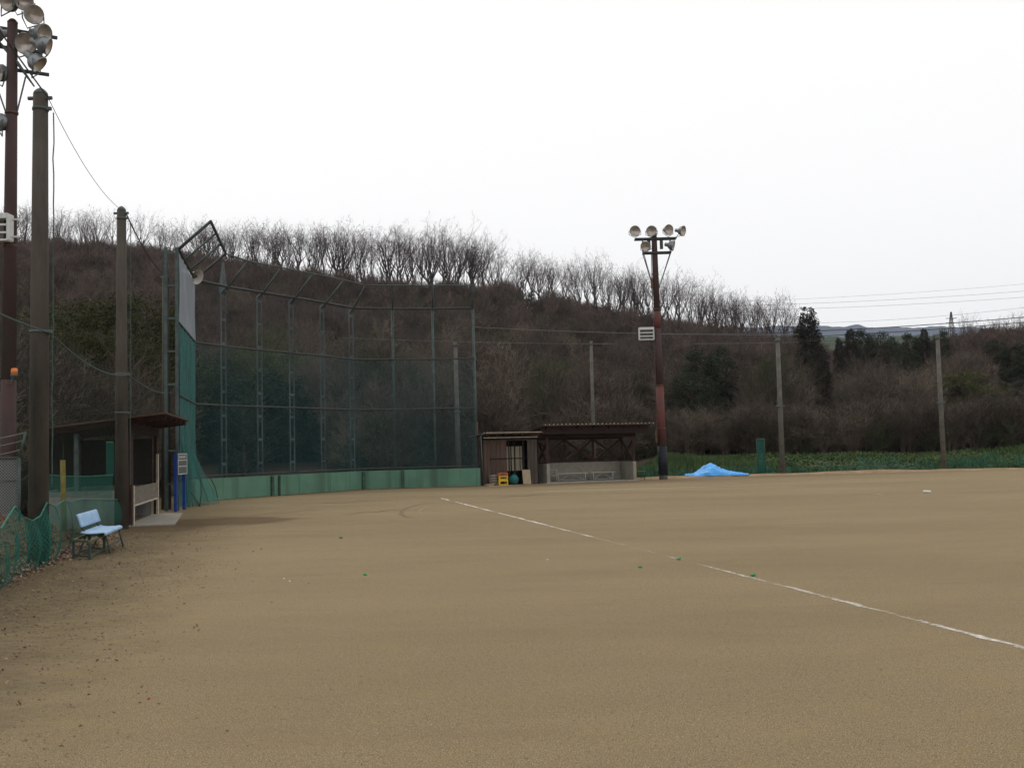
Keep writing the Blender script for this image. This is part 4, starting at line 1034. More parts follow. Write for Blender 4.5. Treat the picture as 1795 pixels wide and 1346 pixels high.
# ------------------------------------------------------------------ chain link fence, far left
cf = thing('chain_link_fence', P(20, 880, 21.0), 'grey chain link fence with angled barbed wire top at the left edge', 'fence')
FY = 21.0; pxs = 34
mb = MB(); top = P(34, 802, FY); ft = Vector((P(34, 890, FY).x, FY, 0)); mb.path([ft, top], 0.03, 8); mb.path([top, P(45, 757, FY)], 0.026, 8); mb.build('post', steel_green, cf)
mb = MB(); mb.path([P(-120, 806, FY), top], 0.022, 6); mb.path([P(-120, 846, FY), P(34, 842, FY)], 0.008, 5); mb.build('top_rail', steel_green, cf)
clm = net_mat('chain_link', (0.22,0.25,0.24), 0.35, grid=0.06, thick=0.16)
mb = MB(); a = P(-120, 806, FY); mb.quad(Vector((a.x, FY+0.02, 0)), Vector((ft.x, FY+0.02, 0)), Vector((top.x, FY+0.02, top.z)), Vector((a.x, FY+0.02, a.z))); o = mb.build('mesh_panel', clm, cf)
uv = o.data.uv_layers.new(name='UVMap')
for lp_ in o.data.loops:
    v = o.data.vertices[lp_.vertex_index].co; uv.data[lp_.index].uv = (v.x, v.z)
for k, (x, y) in enumerate(((45,758),(41,772),(37,788))):
    mb = MB(); a = P(-120, y+8, FY); b2 = P(x, y, FY); mb.path([a.lerp(b2, i/10)-Vector((0,0,0.12*math.sin(math.pi*i/10))) for i in range(11)], 0.009, 5); mb.build('barbed_wire', wire_pale, cf)

# ------------------------------------------------------------------ light towers
def floodlight(parent, pos, aim, foot, dia=0.5):
    aim = Vector(aim).normalized(); mb = MB(); r = dia/2
    prof = [(-0.42,0.05),(-0.40,0.085),(-0.28,0.09),(-0.25,0.11),(-0.20,0.16),(-0.12,0.21),(-0.03,r*0.97),(0.0,r),(0.015,r*1.04),(0.03,r*1.0)]
    mb.path([pos+aim*t for t, _ in prof], [q for _, q in prof], 18, cap=False); mb.f.append(tuple(range(18))); mb.sm.append(False)
    fl_ = mb.build('floodlight', lamp_body, parent)
    mb = MB(); pr = [(0.012,r*0.97),(-0.03,r*0.8),(-0.09,r*0.5),(-0.12,r*0.2),(-0.125,0.01)]
    mb.path([pos+aim*t for t, _ in pr], [q for _, q in pr], 18, cap=False)
    mb.build('lens', lens_m, fl_)
    u, v = perp(aim); side = aim.cross(Vector((0,0,1))).normalized()
    mb = MB(); mb.path([pos+side*(r+0.03)-aim*0.08, pos+side*(r+0.03)-aim*0.06+Vector((0,0,-r*0.7)), foot, pos-side*(r+0.03)-aim*0.06+Vector((0,0,-r*0.7)), pos-side*(r+0.03)-aim*0.08], 0.016, 6)
    mb.build('yoke', steel_galv, fl_)
    return fl_
LT = Z(1163, 840)
lt = thing('floodlight_tower', LT, 'tall red and brown floodlight pole with black sleeve right of the brown shelter', 'light tower')
ax0 = LT; axt = P(1146, 400, LT.y); axt = Vector((axt.x, LT.y, axt.z)); HTW = axt.z
def TW(z): return ax0.lerp(axt, z/HTW)
def rT(z): return 0.20+(0.13-0.20)*z/HTW
def zpx(y): return EYE+(hor(1150)-y)/FPX*LT.y
zs = [zpx(y) for y in (782, 675, 832, 575, 545)]
mb = MB(); mb.path([TW(-0.2), TW(zs[2])], [0.205, 0.2], 16); mb.build('foot', concrete_pole, lt)
mb = MB(); mb.path([TW(zs[2]), TW(zs[0])], 0.225, 16); mb.build('sleeve', rubber_black, lt)
mb = MB(); mb.path([TW(zs[0]), TW(zs[1])], [rT(zs[0]), rT(zs[1])], 16); mb.build('lower_shaft', pole_red, lt)
mb = MB(); mb.path([TW(zs[1]), TW(zs[3])], [rT(zs[1]), rT(zs[3])], 16); mb.build('middle_shaft', pole_rust, lt)
mb = MB(); mb.path([TW(zs[3]), TW(zs[4])], [rT(zs[3])+0.003, rT(zs[4])+0.003], 16); mb.build('painted_band', pole_red, lt)
mb = MB(); mb.path([TW(zs[4]), TW(HTW)], [rT(zs[4]), rT(HTW)], 16); mb.build('upper_shaft', pole_rust, lt)
def towerhead(T, Tw, zarm1, zarm2, w1, w2, c1, c2, ax=Vector((1,0,0)), th_=0.08):
    for z, ww, cc in ((zarm1, w1, c1), (zarm2, w2, c2)):
        mb = MB(); c = Tw(z)+ax*cc
        for s in (-0.16, 0.16): mb.beam(c-ax*ww/2+Vector((0,s,0)), c+ax*ww/2+Vector((0,s,0)), th_*0.8, th_)
        mb.build('crossarm', steel_dark, T)
    mb = MB()
    for s in (-1, 1):
        for y in (-0.16, 0.16):
            e = Tw(zarm2)+ax*(c2+s*w2/2*0.97)+Vector((0,y,0)); mb.path([e, Tw(zarm2-1.75)+ax*0.12*s], 0.022, 5)
            mb.path([e, Vector((e.x, e.y, zarm1))], 0.02, 5)
    mb.build('stay', steel_galv, T)
za1, za2 = zpx(416), zpx(441)
towerhead(lt, TW, za1, za2, 2.0, 1.36, 0.06, 0.1)
def lpos(x, y, dy=-0.36): q = P(x, y, LT.y+dy); return q
for (x, y, aim) in ((1113,405,(-0.05,-1,-0.25)),(1142,405,(-0.15,-1,-0.30)),(1172,403,(0.45,-1,-0.25)),(1197,405,(1.0,-0.75,-0.30)),(1132,432,(-0.55,-1,-0.65)),(1180,431,(1.3,-0.4,-0.35))):
    q = lpos(x, y); ft_ = Vector((min(max(q.x, TW(5).x-1.0), TW(5).x+1.0), LT.y-0.2, za1+0.05 if y < 420 else za2+0.05)); floodlight(lt, q, aim, ft_, 0.50)
mb = MB(); mb.box(TW(zpx(427))+Vector((0.32,-0.1,0)), (0.14,0.14,0.42)); mb.box(TW(zpx(427))+Vector((-0.28,-0.1,0)), (0.14,0.14,0.42)); mb.build('ballast_box', steel_dark, lt)
mb = MB(); mb.path([TW(za2)+Vector((-0.17,-0.05,0)), TW(zpx(520))+Vector((-0.2,-0.05,0)), TW(zpx(590))+Vector((-0.2,-0.05,0)), TW(2.4)+Vector((-0.23,-0.05,0))], 0.02, 5); mb.build('conduit', rust, lt)
mb = MB(); mb.box(TW(zpx(495))+Vector((-0.2,-0.05,0)), (0.10,0.12,0.5)); mb.build('switch_box', rust, lt)
mb = MB(); mb.box(TW(zpx(764))+Vector((-0.27,-0.05,0)), (0.09,0.16,0.62)); mb.build('switch_box', rust, lt)
for y in (480, 542, 677, 752): mb = MB(); mb.path([TW(zpx(y)), TW(zpx(y)+0.05)], rT(zpx(y))+0.015, 14); mb.build('band', rust, lt)
def louvre_speaker(cpos, w_, h_, T, label, face=1):
    t = thing('louvred_box', cpos, label, 'box')
    mb = MB(); c = cpos
    mb.box(c+Vector((0,0.14,0)), (w_-0.05, 0.02, h_-0.05))
    mb.build('back_panel', mat('box_back', (0.20,0.19,0.17), var=0.2), t)
    mb = MB(); f = 0.045
    mb.box(c+Vector((0,0,h_/2-0.05)), (w_, 0.30, 0.12)); mb.box(c+Vector((0,0,-h_/2)), (w_, 0.30, f))
    mb.box(c+Vector((-w_/2,0,0)), (f, 0.29, h_)); mb.box(c+Vector((w_/2,0,0)), (f, 0.29, h_)); mb.build('frame', white_metal, t)
    for k in (1, 2): 
        mb = MB(); mb.box(c+Vector((0,-0.12,h_/2-0.08-k*h_/3.4)), (w_-0.03, 0.05, 0.045)); mb.build('slat', white_metal, t)
    mb = MB()
    for z in (-0.2, 0.2): mb.beam(c+Vector((w_/2+0.02,0.05,z*h_/0.6)), c+Vector((w_/2+0.2,0.05,z*h_/0.6)), 0.04, 0.04)
    mb.build('mounting_arm', white_metal, t)
    return t
louvre_speaker(P(1133, 585, LT.y), 0.68, 0.58, lt, 'white louvred box mounted on the left of the red floodlight pole')
# left tower
D2 = 24.0; X2 = P(16, 400, D2).x; B2 = Vector((P(13, 850, D2).x, D2, 0)); T2 = P(22, 40, D2); T2 = Vector((T2.x, D2, T2.z))
l2 = thing('floodlight_tower', B2, 'tall brown floodlight pole cut by the left edge, behind the nearest concrete pole', 'light tower')
def TW2(z): return B2.lerp(T2, z/T2.z)
mb = MB(); mb.path([TW2(0)-Vector((0,0,0.2)), TW2(3.5)], [0.18, 0.165], 16); mb.build('lower_shaft', mat('dull_red_paint', (0.05,0.036,0.034), rough=0.8, scale=1.5, col2=(0.095,0.04,0.039), stretch=(1,1,0.4)), l2)
mb = MB(); mb.path([TW2(3.5), TW2(T2.z)], [0.165, 0.115], 16); mb.path([T2, T2+Vector((0,0,0.08))], [0.125,0.06], 14); mb.build('upper_shaft', pole_rust, l2)
ax2 = Vector((0.45,0.55,0)).normalized()
def z2(y): return EYE+(hor(16)-y)/FPX*D2
for y, a, b2 in ((26,-0.9,1.1),(62,-0.7,0.7),(100,-0.7,0.9)):
    mb = MB(); c = TW2(z2(y)); mb.beam(c-Vector((0.9,0.1,-0.0))*0.9, c+ax2*b2, 0.07, 0.07); mb.build('crossarm', steel_dark, l2)
mb = MB()
for s, e in ((1, P(45, 135, D2)), (-1, P(-6, 150, D2))): mb.path([e, TW2(z2(190))+Vector((0.12*s,0,0))], 0.02, 5)
mb.path([P(-10, 65, D2), P(30, 110, D2), P(60, 152, D2)], [0.03,0.045,0.02], 6); mb.build('stay', steel_galv, l2)
for (x, y, aim, dd_) in ((42,3,(0.5,-0.9,-0.35),0.42),(60,26,(0.7,-0.7,-0.35),0.44),(77,60,(1,-0.35,-0.35),0.46),(84,82,(1,0.2,-0.35),0.4),(45,77,(0.2,-1,-0.3),0.50),(68,113,(0.8,0.1,-0.75),0.44),(14,5,(-0.2,-0.9,-0.3),0.4),(-14,60,(-0.6,-0.7,-0.3),0.45),(-4,128,(-0.5,-0.8,-0.3),0.42),(-4,215,(-0.7,-0.5,-0.3),0.42)):
    q = P(x, y, D2-0.1); zz = min(q.z-0.25, 12.2); ftp = P(x-12 if x > 0 else x+8, y+24, D2)
    floodlight(l2, q, aim, ftp, dd_)
for z in (z2(190), z2(430), z2(600)): mb = MB(); mb.path([TW2(z), TW2(z+0.05)], 0.155, 14); mb.build('band', rust, l2)
louvre_speaker(P(-10, 400, D2-0.2), 0.75, 0.62, l2, 'grey louvred box cut by the left edge on the brown floodlight pole')
bq = P(25, 652, D2-0.15)
bc = thing('warning_light', bq, 'small orange warning light on a curved arm on the left brown pole', 'warning light')
mb = MB(); mb.path([bq+Vector((0,0,-0.06)), bq+Vector((0,0,0.02)), bq+Vector((0,0,0.075)), bq+Vector((0,0,0.09))], [0.075,0.078,0.07,0.04], 14); mb.build('lens', orange_p, bc)
mb = MB(); mb.path([bq+Vector((0,0,-0.10)), bq+Vector((0,0,-0.06))], 0.085, 14); mb.path([bq+Vector((-0.03,0,-0.12)), bq+Vector((-0.08,0,-0.27)), bq+Vector((-0.18,0,-0.27)), bq+Vector((-0.2,0,-0.15))], 0.014, 6); mb.path([bq+Vector((0,0,-0.12)), bq+Vector((-0.22,0.1,-0.13))], 0.02, 6); mb.build('base', steel_galv, bc)

# ------------------------------------------------------------------ right shelter and shed
A0 = Z(959, 847.5); A1 = Z(1114, 842)
SD = (A1-A0); SL = SD.length; SD.normalize(); SN = Vector((-SD.y, SD.x, 0))
def RS(u, v, z): return A0+SD*u+SN*v+Vector((0,0,z))
rs = thing('shelter', A0, 'brown timber team shelter with cross braced back left of the red floodlight pole', 'shelter')
dep = 1.5
mb = MB(); rw, tk = 0.0, 0.02
u0, u1 = -0.42, SL+0.72; nc = 28
def corr(u, off): return 0.028*math.cos(2*math.pi*nc*u)
def roofz(v): return 2.62-0.13*(v+0.55)
def rfn(lo):
    def f(a, b_):
        u = u0+(u1-u0)*a; v = -0.60+(dep+1.0)*b_
        return RS(u, v, roofz(v)+corr(a, 0)+lo)
    return f
mb.grid(rfn(0.0), nc*6, 4); o = mb.build('roof', roof_m, rs); md = o.modifiers.new('t', 'SOLIDIFY'); md.thickness = 0.012
mb = MB()
for k in range(nc):                     # bright sheet edges at each corrugation crest
    u = u0+(u1-u0)*(k+0.95)/nc; mb.box(RS(u, -0.615, roofz(-0.6)+0.03), (0.055, 0.02, 0.04), Matrix.Rotation(0.5, 3, 'Y'))
mb.build('sheet_edge', roof_edge, rs)
mb = MB(); mb.beam(RS(u0+0.05,-0.35,2.38), RS(u1-0.15,-0.35,2.38), 0.06, 0.32); mb.beam(RS(-0.3,0.0,2.16), RS(SL+0.05,0.0,2.16), 0.10, 0.22)
mb.beam(RS(-0.1,dep,2.08), RS(SL+0.1,dep,2.08), 0.10, 0.20)
for k in range(7):
    u = -0.1+(SL+0.2)*k/6; mb.beam(RS(u,-0.5,2.53), RS(u,dep+0.3,2.29), 0.07, 0.12)
mb.build('roof_beam', brown_dark, rs)
bays = [0.0, SL/3, 2*SL/3, SL]
for u in (0.05, SL-0.05):
    mb = MB(); mb.beam(RS(u,0,0.9), RS(u,0,2.06), 0.11, 0.11, up=(0,1,0)); mb.build('post', brown_wood, rs)
for u in bays:
    mb = MB(); mb.beam(RS(u,dep,0.94), RS(u,dep,2.0), 0.11, 0.11, up=(0,1,0)); mb.build('post', brown_wood, rs)
def cross(a0, a1, b0, b1):
    mb = MB(); mb.beam(a0, a1, 0.07, 0.10); mb.beam(b0+SN*0.072, b1+SN*0.072, 0.07, 0.10); mb.build('cross_brace', brown_wood, rs)
for a, b2 in zip(bays, bays[1:]): cross(RS(a+0.03,dep,0.98), RS(b2-0.03,dep,1.98), RS(a+0.03,dep,1.98), RS(b2-0.03,dep,0.98))
for u in (0.05, SL-0.05):
    mb = MB(); mb.beam(RS(u,0.05,0.98), RS(u,dep-0.05,1.98), 0.07, 0.10); mb.beam(RS(u+0.072,0.05,1.98), RS(u+0.072,dep-0.05,0.98), 0.07, 0.10); mb.build('cross_brace', brown_wood, rs)
mb = MB(); mb.beam(RS(-0.05,dep,0.935), RS(SL+0.05,dep,0.935), 0.12, 0.07); mb.beam(RS(0.05,0.0,0.935), RS(0.05,dep-0.06,0.935), 0.12, 0.07); mb.beam(RS(SL-0.05,0.0,0.935), RS(SL-0.05,dep-0.06,0.935), 0.12, 0.07); mb.build('sill', brown_wood, rs)
mb = MB(); mb.beam(RS(-0.08,dep,0.45), RS(SL+0.08,dep,0.45), 0.14, 0.90); mb.beam(RS(0.05,-0.08,0.448), RS(0.05,dep-0.07,0.448), 0.15, 0.896); mb.beam(RS(SL-0.05,-0.08,0.448), RS(SL-0.05,dep-0.07,0.448), 0.15, 0.896)
mb.build('low_wall', conc_light, rs)
mb = MB(); mb.hexa([RS(-0.1,-0.2,-0.1), RS(SL+0.1,-0.2,-0.1), RS(SL+0.1,dep+0.1,-0.1), RS(-0.1,dep+0.1,-0.1), RS(-0.1,-0.2,0.04), RS(SL+0.1,-0.2,0.04), RS(SL+0.1,dep+0.1,0.04), RS(-0.1,dep+0.1,0.04)]); mb.build('slab', slab_m, rs)
team_bench(RS, 0.7, 2.35, 0.75, 1.1, 0.42, 'grey slatted bench at left inside the brown timber shelter', roof_edge, pale_pipe)
team_bench(RS, 2.45, 3.75, 0.75, 1.1, 0.43, 'grey slatted bench at right inside the brown timber shelter', roof_edge, pale_pipe)
ch = thing('pipe_frame', RS(0.4,0.3,0), 'thin bare pipe frame at the left post inside the timber shelter', 'frame')
mb = MB(); mb.path([RS(0.2,0.2,0), RS(0.2,0.2,0.62), RS(0.55,0.2,0.62), RS(0.55,0.2,0)], 0.014, 6); mb.path([RS(0.2,0.2,0.35), RS(0.55,0.2,0.35)], 0.012, 6); mb.build('pipe', roof_edge, ch)
gb = thing('garden_bench', RS(SL+0.4,0.8,0), 'small green framed bench just right of the timber shelter', 'bench')
mb = MB()
for u in (SL+0.2, SL+0.75):
    for v in (0.6, 0.95): mb.path([RS(u,v,0), RS(u,v,0.38)], 0.02, 5)
mb.build('leg', green_metal, gb); mb = MB(); mb.beam(RS(SL+0.15,0.78,0.40), RS(SL+0.85,0.78,0.40), 0.38, 0.035); mb.build('seat', mat('olive_board', (0.12,0.13,0.06), var=0.3), gb)
# shed
q0 = Z(843, 851); 
S0 = RS(-3.05, 0.05, 0); 
def SH(u, v, z): return RS(-3.0+u, v, z)
sh = thing('shed', SH(1.3,0.6,0), 'brown plank storage shed with open front at the left of the timber shelter', 'shed')
mb = MB(); SW = 2.62; SDp = 1.7
for k in range(7):
    u = 0.02+k*0.155; mb.beam(SH(u+0.075,0.0,0.02), SH(u+0.075,0.0,2.02), 0.145, 0.03+0.006*(k % 3), up=SN)
mb.build('front_planking', plank_m, sh)
mb = MB()
for k in range(3): mb.beam(SH(2.16+k*0.16,0.0,0.02), SH(2.16+k*0.16,0.0,2.02), 0.15, 0.03+0.006*(k % 2), up=SN)
mb.build('side_planking', mat('grey_brown_cladding', (0.075,0.062,0.052), rough=0.9, var=0.35, scale=10, stretch=(1,1,0.1)), sh)
mb = MB(); mb.beam(SH(0,SDp,1.0), SH(SW,SDp,1.0), 0.04, 2.0); mb.beam(SH(0.0,0.05,1.0), SH(0.0,SDp-0.05,1.0), 0.04, 2.0); mb.beam(SH(SW,0.05,1.0), SH(SW,SDp-0.05,1.0), 0.04, 2.0); mb.build('inner_wall', brown_dark, sh)
mb = MB(); mb.beam(SH(-0.05,0.0,2.10), SH(SW+0.05,0.0,2.10), 0.10, 0.16); mb.beam(SH(0.3,-0.03,1.18), SH(2.1,-0.03,1.18), 0.03, 0.05)
for u in (1.22, 1.48, 1.9): mb.beam(SH(u,0.02,0), SH(u,0.02,2.02), 0.06, 0.06, up=(0,1,0))
mb.build('frame', brown_dark, sh)
mb = MB()
rz = lambda v: 2.32-0.05*v
mb.hexa([SH(-0.1,-0.45,2.28), SH(SW+0.1,-0.45,2.28), SH(SW+0.1,SDp+0.2,2.2), SH(-0.1,SDp+0.2,2.2), SH(-0.1,-0.45,2.33), SH(SW+0.1,-0.45,2.33), SH(SW+0.1,SDp+0.2,2.25), SH(-0.1,SDp+0.2,2.25)])
mb.build('roof', rust, sh)
mb = MB(); mb.beam(SH(-0.1,-0.47,2.345), SH(SW,-0.47,2.345), 0.03, 0.025); mb.beam(SH(-0.1,-0.47,2.12), SH(SW-0.2,-0.47,2.12), 0.03, 0.02); mb.build('roof_trim', roof_edge, sh)
mb = MB()
for k in range(7): mb.beam(SH(0.1+k*0.4,-0.46,2.13), SH(0.1+k*0.4,-0.46,2.27), 0.05, 0.06, up=SN)
mb.build('rafter_end', brown_dark, sh)
mb = MB(); mb.path([SH(-0.33,-0.3,2.0), SH(-0.1,-0.45,2.33), SH(0.02,-0.5,2.34)], 0.02, 6); mb.path([SH(-0.2,-0.4,2.2), SH(-0.12,-0.4,0.0)], 0.018, 6); mb.build('downpipe', steel_galv, sh)
mb = MB()
for (a, b2) in ((1.08,1.16),(1.20,1.44),(1.50,1.68),(1.70,1.88),(1.92,2.0)):
    mb.beam(SH((a+b2)/2,0.5,0.62), SH((a+b2)/2,0.5,1.72), b2-a, 0.02, up=SN)
mb.build('hanging_sheet', curtain, sh)
pb = tag((lambda m: (m.beam(SH(1.98,-0.20,0.02), SH(1.99,-0.05,0.66), 0.38, 0.02, up=SN), m)[1])(MB()).build('plywood_board', plywood), 'upright plywood board leaning at the open front of the brown shed', 'board')
# stack of crates
cx = SH(0.78,-0.32,0)
def crate(z, m, label, h=0.24):
    mb = MB(); c = cx+Vector((0,0,z)); w_, d_ = 0.40, 0.30
    M_ = Matrix.Rotation(math.atan2(SD.y, SD.x), 3, 'Z')
    for s in (-1, 1):
        mb.box(c+M_ @ Vector((0, s*d_/2, h*0.82)), (w_, 0.02, h*0.30), M_); mb.box(c+M_ @ Vector((0, s*d_/2, h*0.12)), (w_, 0.02, h*0.2), M_)
        mb.box(c+M_ @ Vector((s*w_/2, 0, h*0.5)), (0.024, d_, h*0.98), M_)
        for k in (-1, 1): mb.box(c+M_ @ Vector((k*w_*0.44, s*d_/2, h*0.45)), (0.045, 0.018, h*0.5), M_)
    mb.box(c+Vector((0,0,0.01)), (w_-0.03, d_-0.03, 0.02), M_)
    return tag(mb.build('plastic_crate', m), label, 'crate')
crate(0.0, yellow_p, 'yellow plastic crate at the bottom of the stack before the brown shed', 0.27); crate(0.275, yellow_p, 'yellow plastic crate in the middle of the stack before the shed', 0.15); crate(0.43, red_p, 'orange red plastic crate on top of the yellow crates', 0.13)
bp0 = SH(1.34,-0.25,0.24); mb = MB(); rr = random.Random(4)
mb.grid(lambda u, v: bp0+Vector((math.cos(u*6.2832)*math.sin(v*math.pi)*0.21*(1+0.08*math.sin(u*25)), math.sin(u*6.2832)*math.sin(v*math.pi)*0.18, -math.cos(v*math.pi)*0.23)), 20, 10)
mb.path([bp0+Vector((-0.05,0,0.2)), bp0+Vector((0,0,0.32)), bp0+Vector((0.06,0,0.2))], 0.012, 5)
tag(mb.build('net_bag', teal_p), 'round teal bag on the ground in the open shed front', 'bag')
rl = thing('rolled_netting', SH(0.45,-0.3,0.0), 'grey brown bundle of netting on the ground before the shed planks', 'netting')
mb = MB()
for k in range(4): mb.path([SH(0.18,-0.3,0.08+0.11*k), SH(0.40,-0.33,0.10+0.11*k), SH(0.55,-0.3,0.09+0.11*k)], [0.05,0.07,0.05], 8)
mb.build('fold', grey_board, rl)
mb = MB(); mb.beam(SH(-0.1,-0.35,0.03), SH(0.3,-0.5,0.03), 0.16, 0.04); mb.beam(SH(-0.05,-0.5,0.075), SH(0.35,-0.45,0.075), 0.10, 0.03)
tag(mb.build('timber_offcuts', plywood), 'pale timber offcuts lying at the left corner of the shed', 'timber')

# ------------------------------------------------------------------ tarp, screen, low green net
tpc = Z(1255, 838); tb = MB(); D = 51.3; lft = P(1203, 836, D).x; rgt = P(1307, 836, D).x; W_ = rgt-lft
def tarp(u, v):
    prof_ = interp([(0,0.0),(0.06,0.03),(0.14,0.03),(0.22,0.16),(0.32,0.38),(0.42,0.50),(0.50,0.44),(0.60,0.28),(0.72,0.15),(0.85,0.07),(1,0.01)], u)
    k = math.sin(math.pi*min(1, max(0, v)))**0.7
    z = 0.10+prof_*k*(1+0.10*abs(math.sin(u*24+v*6))+0.07*abs(math.sin(u*41-v*8)))+0.03*abs(math.sin(u*50+3*math.sin(v*5)))*math.cos(v*9)+0.02*math.sin(u*23+v*31)
    if v in (0.0, 1.0): z = 0.06
    return (lft+W_*u+0.04*math.sin(v*9), D-0.7+1.7*v+0.10*math.sin(u*13)+0.05*math.sin(u*31), z)
tb.grid(tarp, 110, 30, smooth=False); 
tag(tb.build('blue_tarpaulin', tarp_m), 'bright blue tarpaulin draped over a low mound at the field edge', 'tarpaulin')
gp = Z(1338, 832); gp = Vector((gp.x, gp.y+0.3, 0)); gz = P(1338, 769, gp.y).z
gsn = thing('green_screen', gp, 'narrow dark green standing screen left of the far concrete post', 'screen')
mb = MB(); mb.grid(lambda u, v: (gp.x-0.19+0.38*u, gp.y+0.02*math.sin(u*20), 0.1+(gz-0.12)*v), 10, 8); mb.build('net', screen_net, gsn)
mb = MB()
for s in (-0.2, 0.2): mb.path([gp+Vector((s,0,0)), gp+Vector((s,0,gz))], 0.022, 6)
mb.path([gp+Vector((0.2,0,0.05)), gp+Vector((0.75,-0.1,0.02))], 0.02, 5); mb.path([gp+Vector((0.2,0,0.65)), gp+Vector((0.75,-0.1,0.02))], 0.015, 5); mb.build('frame', green_metal, gsn)
mb = MB(); mb.path([gp+Vector((-0.21,0,gz)), gp+Vector((0.21,0,gz))], 0.025, 6); mb.build('top_bar', steel_galv, gsn)
lgn = net_mat('low_green_net', (0.02,0.12,0.095), 0.30, nscale=0.5, streak=(1,1,1))
mb = MB()
def lowf(u, v):
    px = 1118+800*u; Y = lip_c(px)+1.1; X = (px-897.5)/FPX*Y
    h = 0.55+0.15*math.sin(px*0.03)+0.12*math.sin(px*0.11)
    if 1200 < px < 1500: h *= 0.6
    return (X, Y+0.12*math.sin(px*0.2+v*2), 0.05+h*v)
mb.grid(lowf, 160, 4); tag(mb.build('low_net_fence', lgn), 'low slack teal net running along the far right edge of the field', 'net')

# ------------------------------------------------------------------ pitcher plate and small things
def flat_bit(name, px, py, m, label, cat, w_=0.3, d_=0.15, h=0.02, rot=0.0, group=None):
    q = Z(px, py); mb = MB(); mb.box(q+Vector((0,0,h/2+0.002)), (w_, d_, h), Matrix.Rotation(rot, 3, 'Z') @ Matrix.Rotation(0.06, 3, 'Y'))
    o = mb.build(name, m); md = o.modifiers.new('b', 'BEVEL'); md.width = h*0.3
    return tag(o, label, cat, group)
flat_bit('pitching_plate', 1625, 863, chalk_white, 'white rubber plate on the field near the right edge', 'plate', 0.20, 0.14, 0.06)
flat_bit('chalk_patch', 1540, 867, mat('dull_chalk', (0.42,0.37,0.32)), 'faint pale chalk patch left of the white plate', 'chalk', 0.17, 0.25, 0.008)
def scrap(px, py, size, label, seed, m=scrap_green, name='net_scrap', cat='scrap'):
    q = Z(px, py); rr = random.Random(seed); mb = MB(); size *= 0.6
    for k in range(6):
        a = rr.uniform(0, 6.28); p = [q+Vector((rr.uniform(-1,1)*size, rr.uniform(-1,1)*size, rr.uniform(0.2,1)*size*0.8)) for _ in range(3)]
        p.insert(0, q+Vector((0,0,0.003))); mb.path(p, 0.006+size*0.08, 4)
    tag(mb.build(name, m), label, cat)
scrap(640, 1008, 0.045, 'green net scrap on the dirt left of centre, nearest the camera', 1)
scrap(1122, 995, 0.04, 'green net scrap on the dirt just below the fading chalk line', 2)
scrap(1320, 1010, 0.05, 'green net scrap lying on the chalk line where it resumes', 3)
scrap(598, 943, 0.05, 'small green net scrap on the dirt in front of the backstop', 4)
scrap(1190, 981, 0.05, 'flat green net scrap between the two halves of the chalk line', 5)
scrap(261, 1225, 0.012, 'small red dry leaf on the dirt at lower left', 6, leaf_red, 'fallen_leaf', 'leaf')
scrap(498, 1014, 0.012, 'tiny white paper bit on the dirt left of centre', 7, chalk_white, 'paper_bit', 'paper')
scrap(508, 1019, 0.014, 'tiny white paper bit, right one of the pair on the dirt', 8, chalk_white, 'paper_bit', 'paper')
scrap(960, 981, 0.014, 'tiny white paper bit on the dirt at the centre', 9, chalk_white, 'paper_bit', 'paper')
# gravel and clods (stuff)
mb = MB(); rr = random.Random(31)
def clod(p, s):
    b = len(mb.v); dirs = [(1,0,0),(0.1,0.9,0),(-0.9,0.2,0),(-0.1,-0.8,0),(0,0,0.55)]
    for d in dirs: mb.v.append(p+Vector(d)*s*rr.uniform(0.6, 1.3))
    for k in range(4): mb.f.append((b+k, b+(k+1) % 4, b+4)); mb.sm.append(False)
for i in range(34000):
    if i < 23000:                       # thick along the left fence
        Y = rr.uniform(3.5, 24); X = -4.15-0.2*Y+abs(rr.gauss(0, 1.15))+0.1; s = rr.choice((0.004,0.006,0.008,0.011,0.017)) if nz2(X*6, Y*6, 2) > -0.2 else 0.004
    else:
        Y = 3.5+26*rr.random()**1.6; X = rr.uniform(-0.55, 0.55)*Y*1.05; s = rr.choice((0.002,0.003,0.004,0.005,0.0065))
    clod(Vector((X, Y, 0)), s*rr.uniform(0.6, 1.1))
tag(mb.build('soil_clods', clod_m), 'small soil clods and pebbles scattered over the dirt field', 'soil clods', kind='stuff')
# leaf litter (stuff)
def leaves(name, n, fn, m, label, size=(0.02, 0.045)):
    mb = MB()
    for i in range(n):
        p = fn(); nrm = (Vector((0,0,1))+rvec(rr)*0.8).normalized(); u, v = perp(nrm); s = rr.uniform(*size); a = rr.uniform(0, 6.28)
        uu = (u*math.cos(a)+v*math.sin(a))*s; vv = (v*math.cos(a)-u*math.sin(a))*s*0.6; p = p+Vector((0,0,s*0.6))
        mb.quad(p-uu, p+vv*0.8-nrm*s*0.2, p+uu, p-vv-nrm*s*0.1)
    return tag(mb.build(name, m), label, 'leaf litter', kind='stuff')
def foot():
    Y = rr.uniform(11, 21); return Vector((-4.25-0.2*Y+rr.gauss(0.12, 0.14), Y, abs(rr.gauss(0, 0.03))))
leaves('leaf_litter', 2600, foot, litter_pale, 'dry brown and pale leaves gathered along the foot of the green net')
def strip():
    Y = rr.uniform(4, 22); return Vector((-4.1-0.2*Y+abs(rr.gauss(0, 1.3)), Y, 0.0))
leaves('scattered_leaves', 1500, strip, litter_pale, 'single dry leaf fragments strewn over the dark soil strip at left', (0.010, 0.025))
def wfoot():
    k = rr.random()*(len(Wp)-2); i = int(k); p = Wp[i].lerp(Wp[i+1], k-i); return p+Vector((0, -0.14-abs(rr.gauss(0, 0.12)), 0))
leaves('wall_foot_leaves', 1300, wfoot, litter_m, 'brown leaves and dirt gathered along the foot of the green wall', (0.015, 0.04))
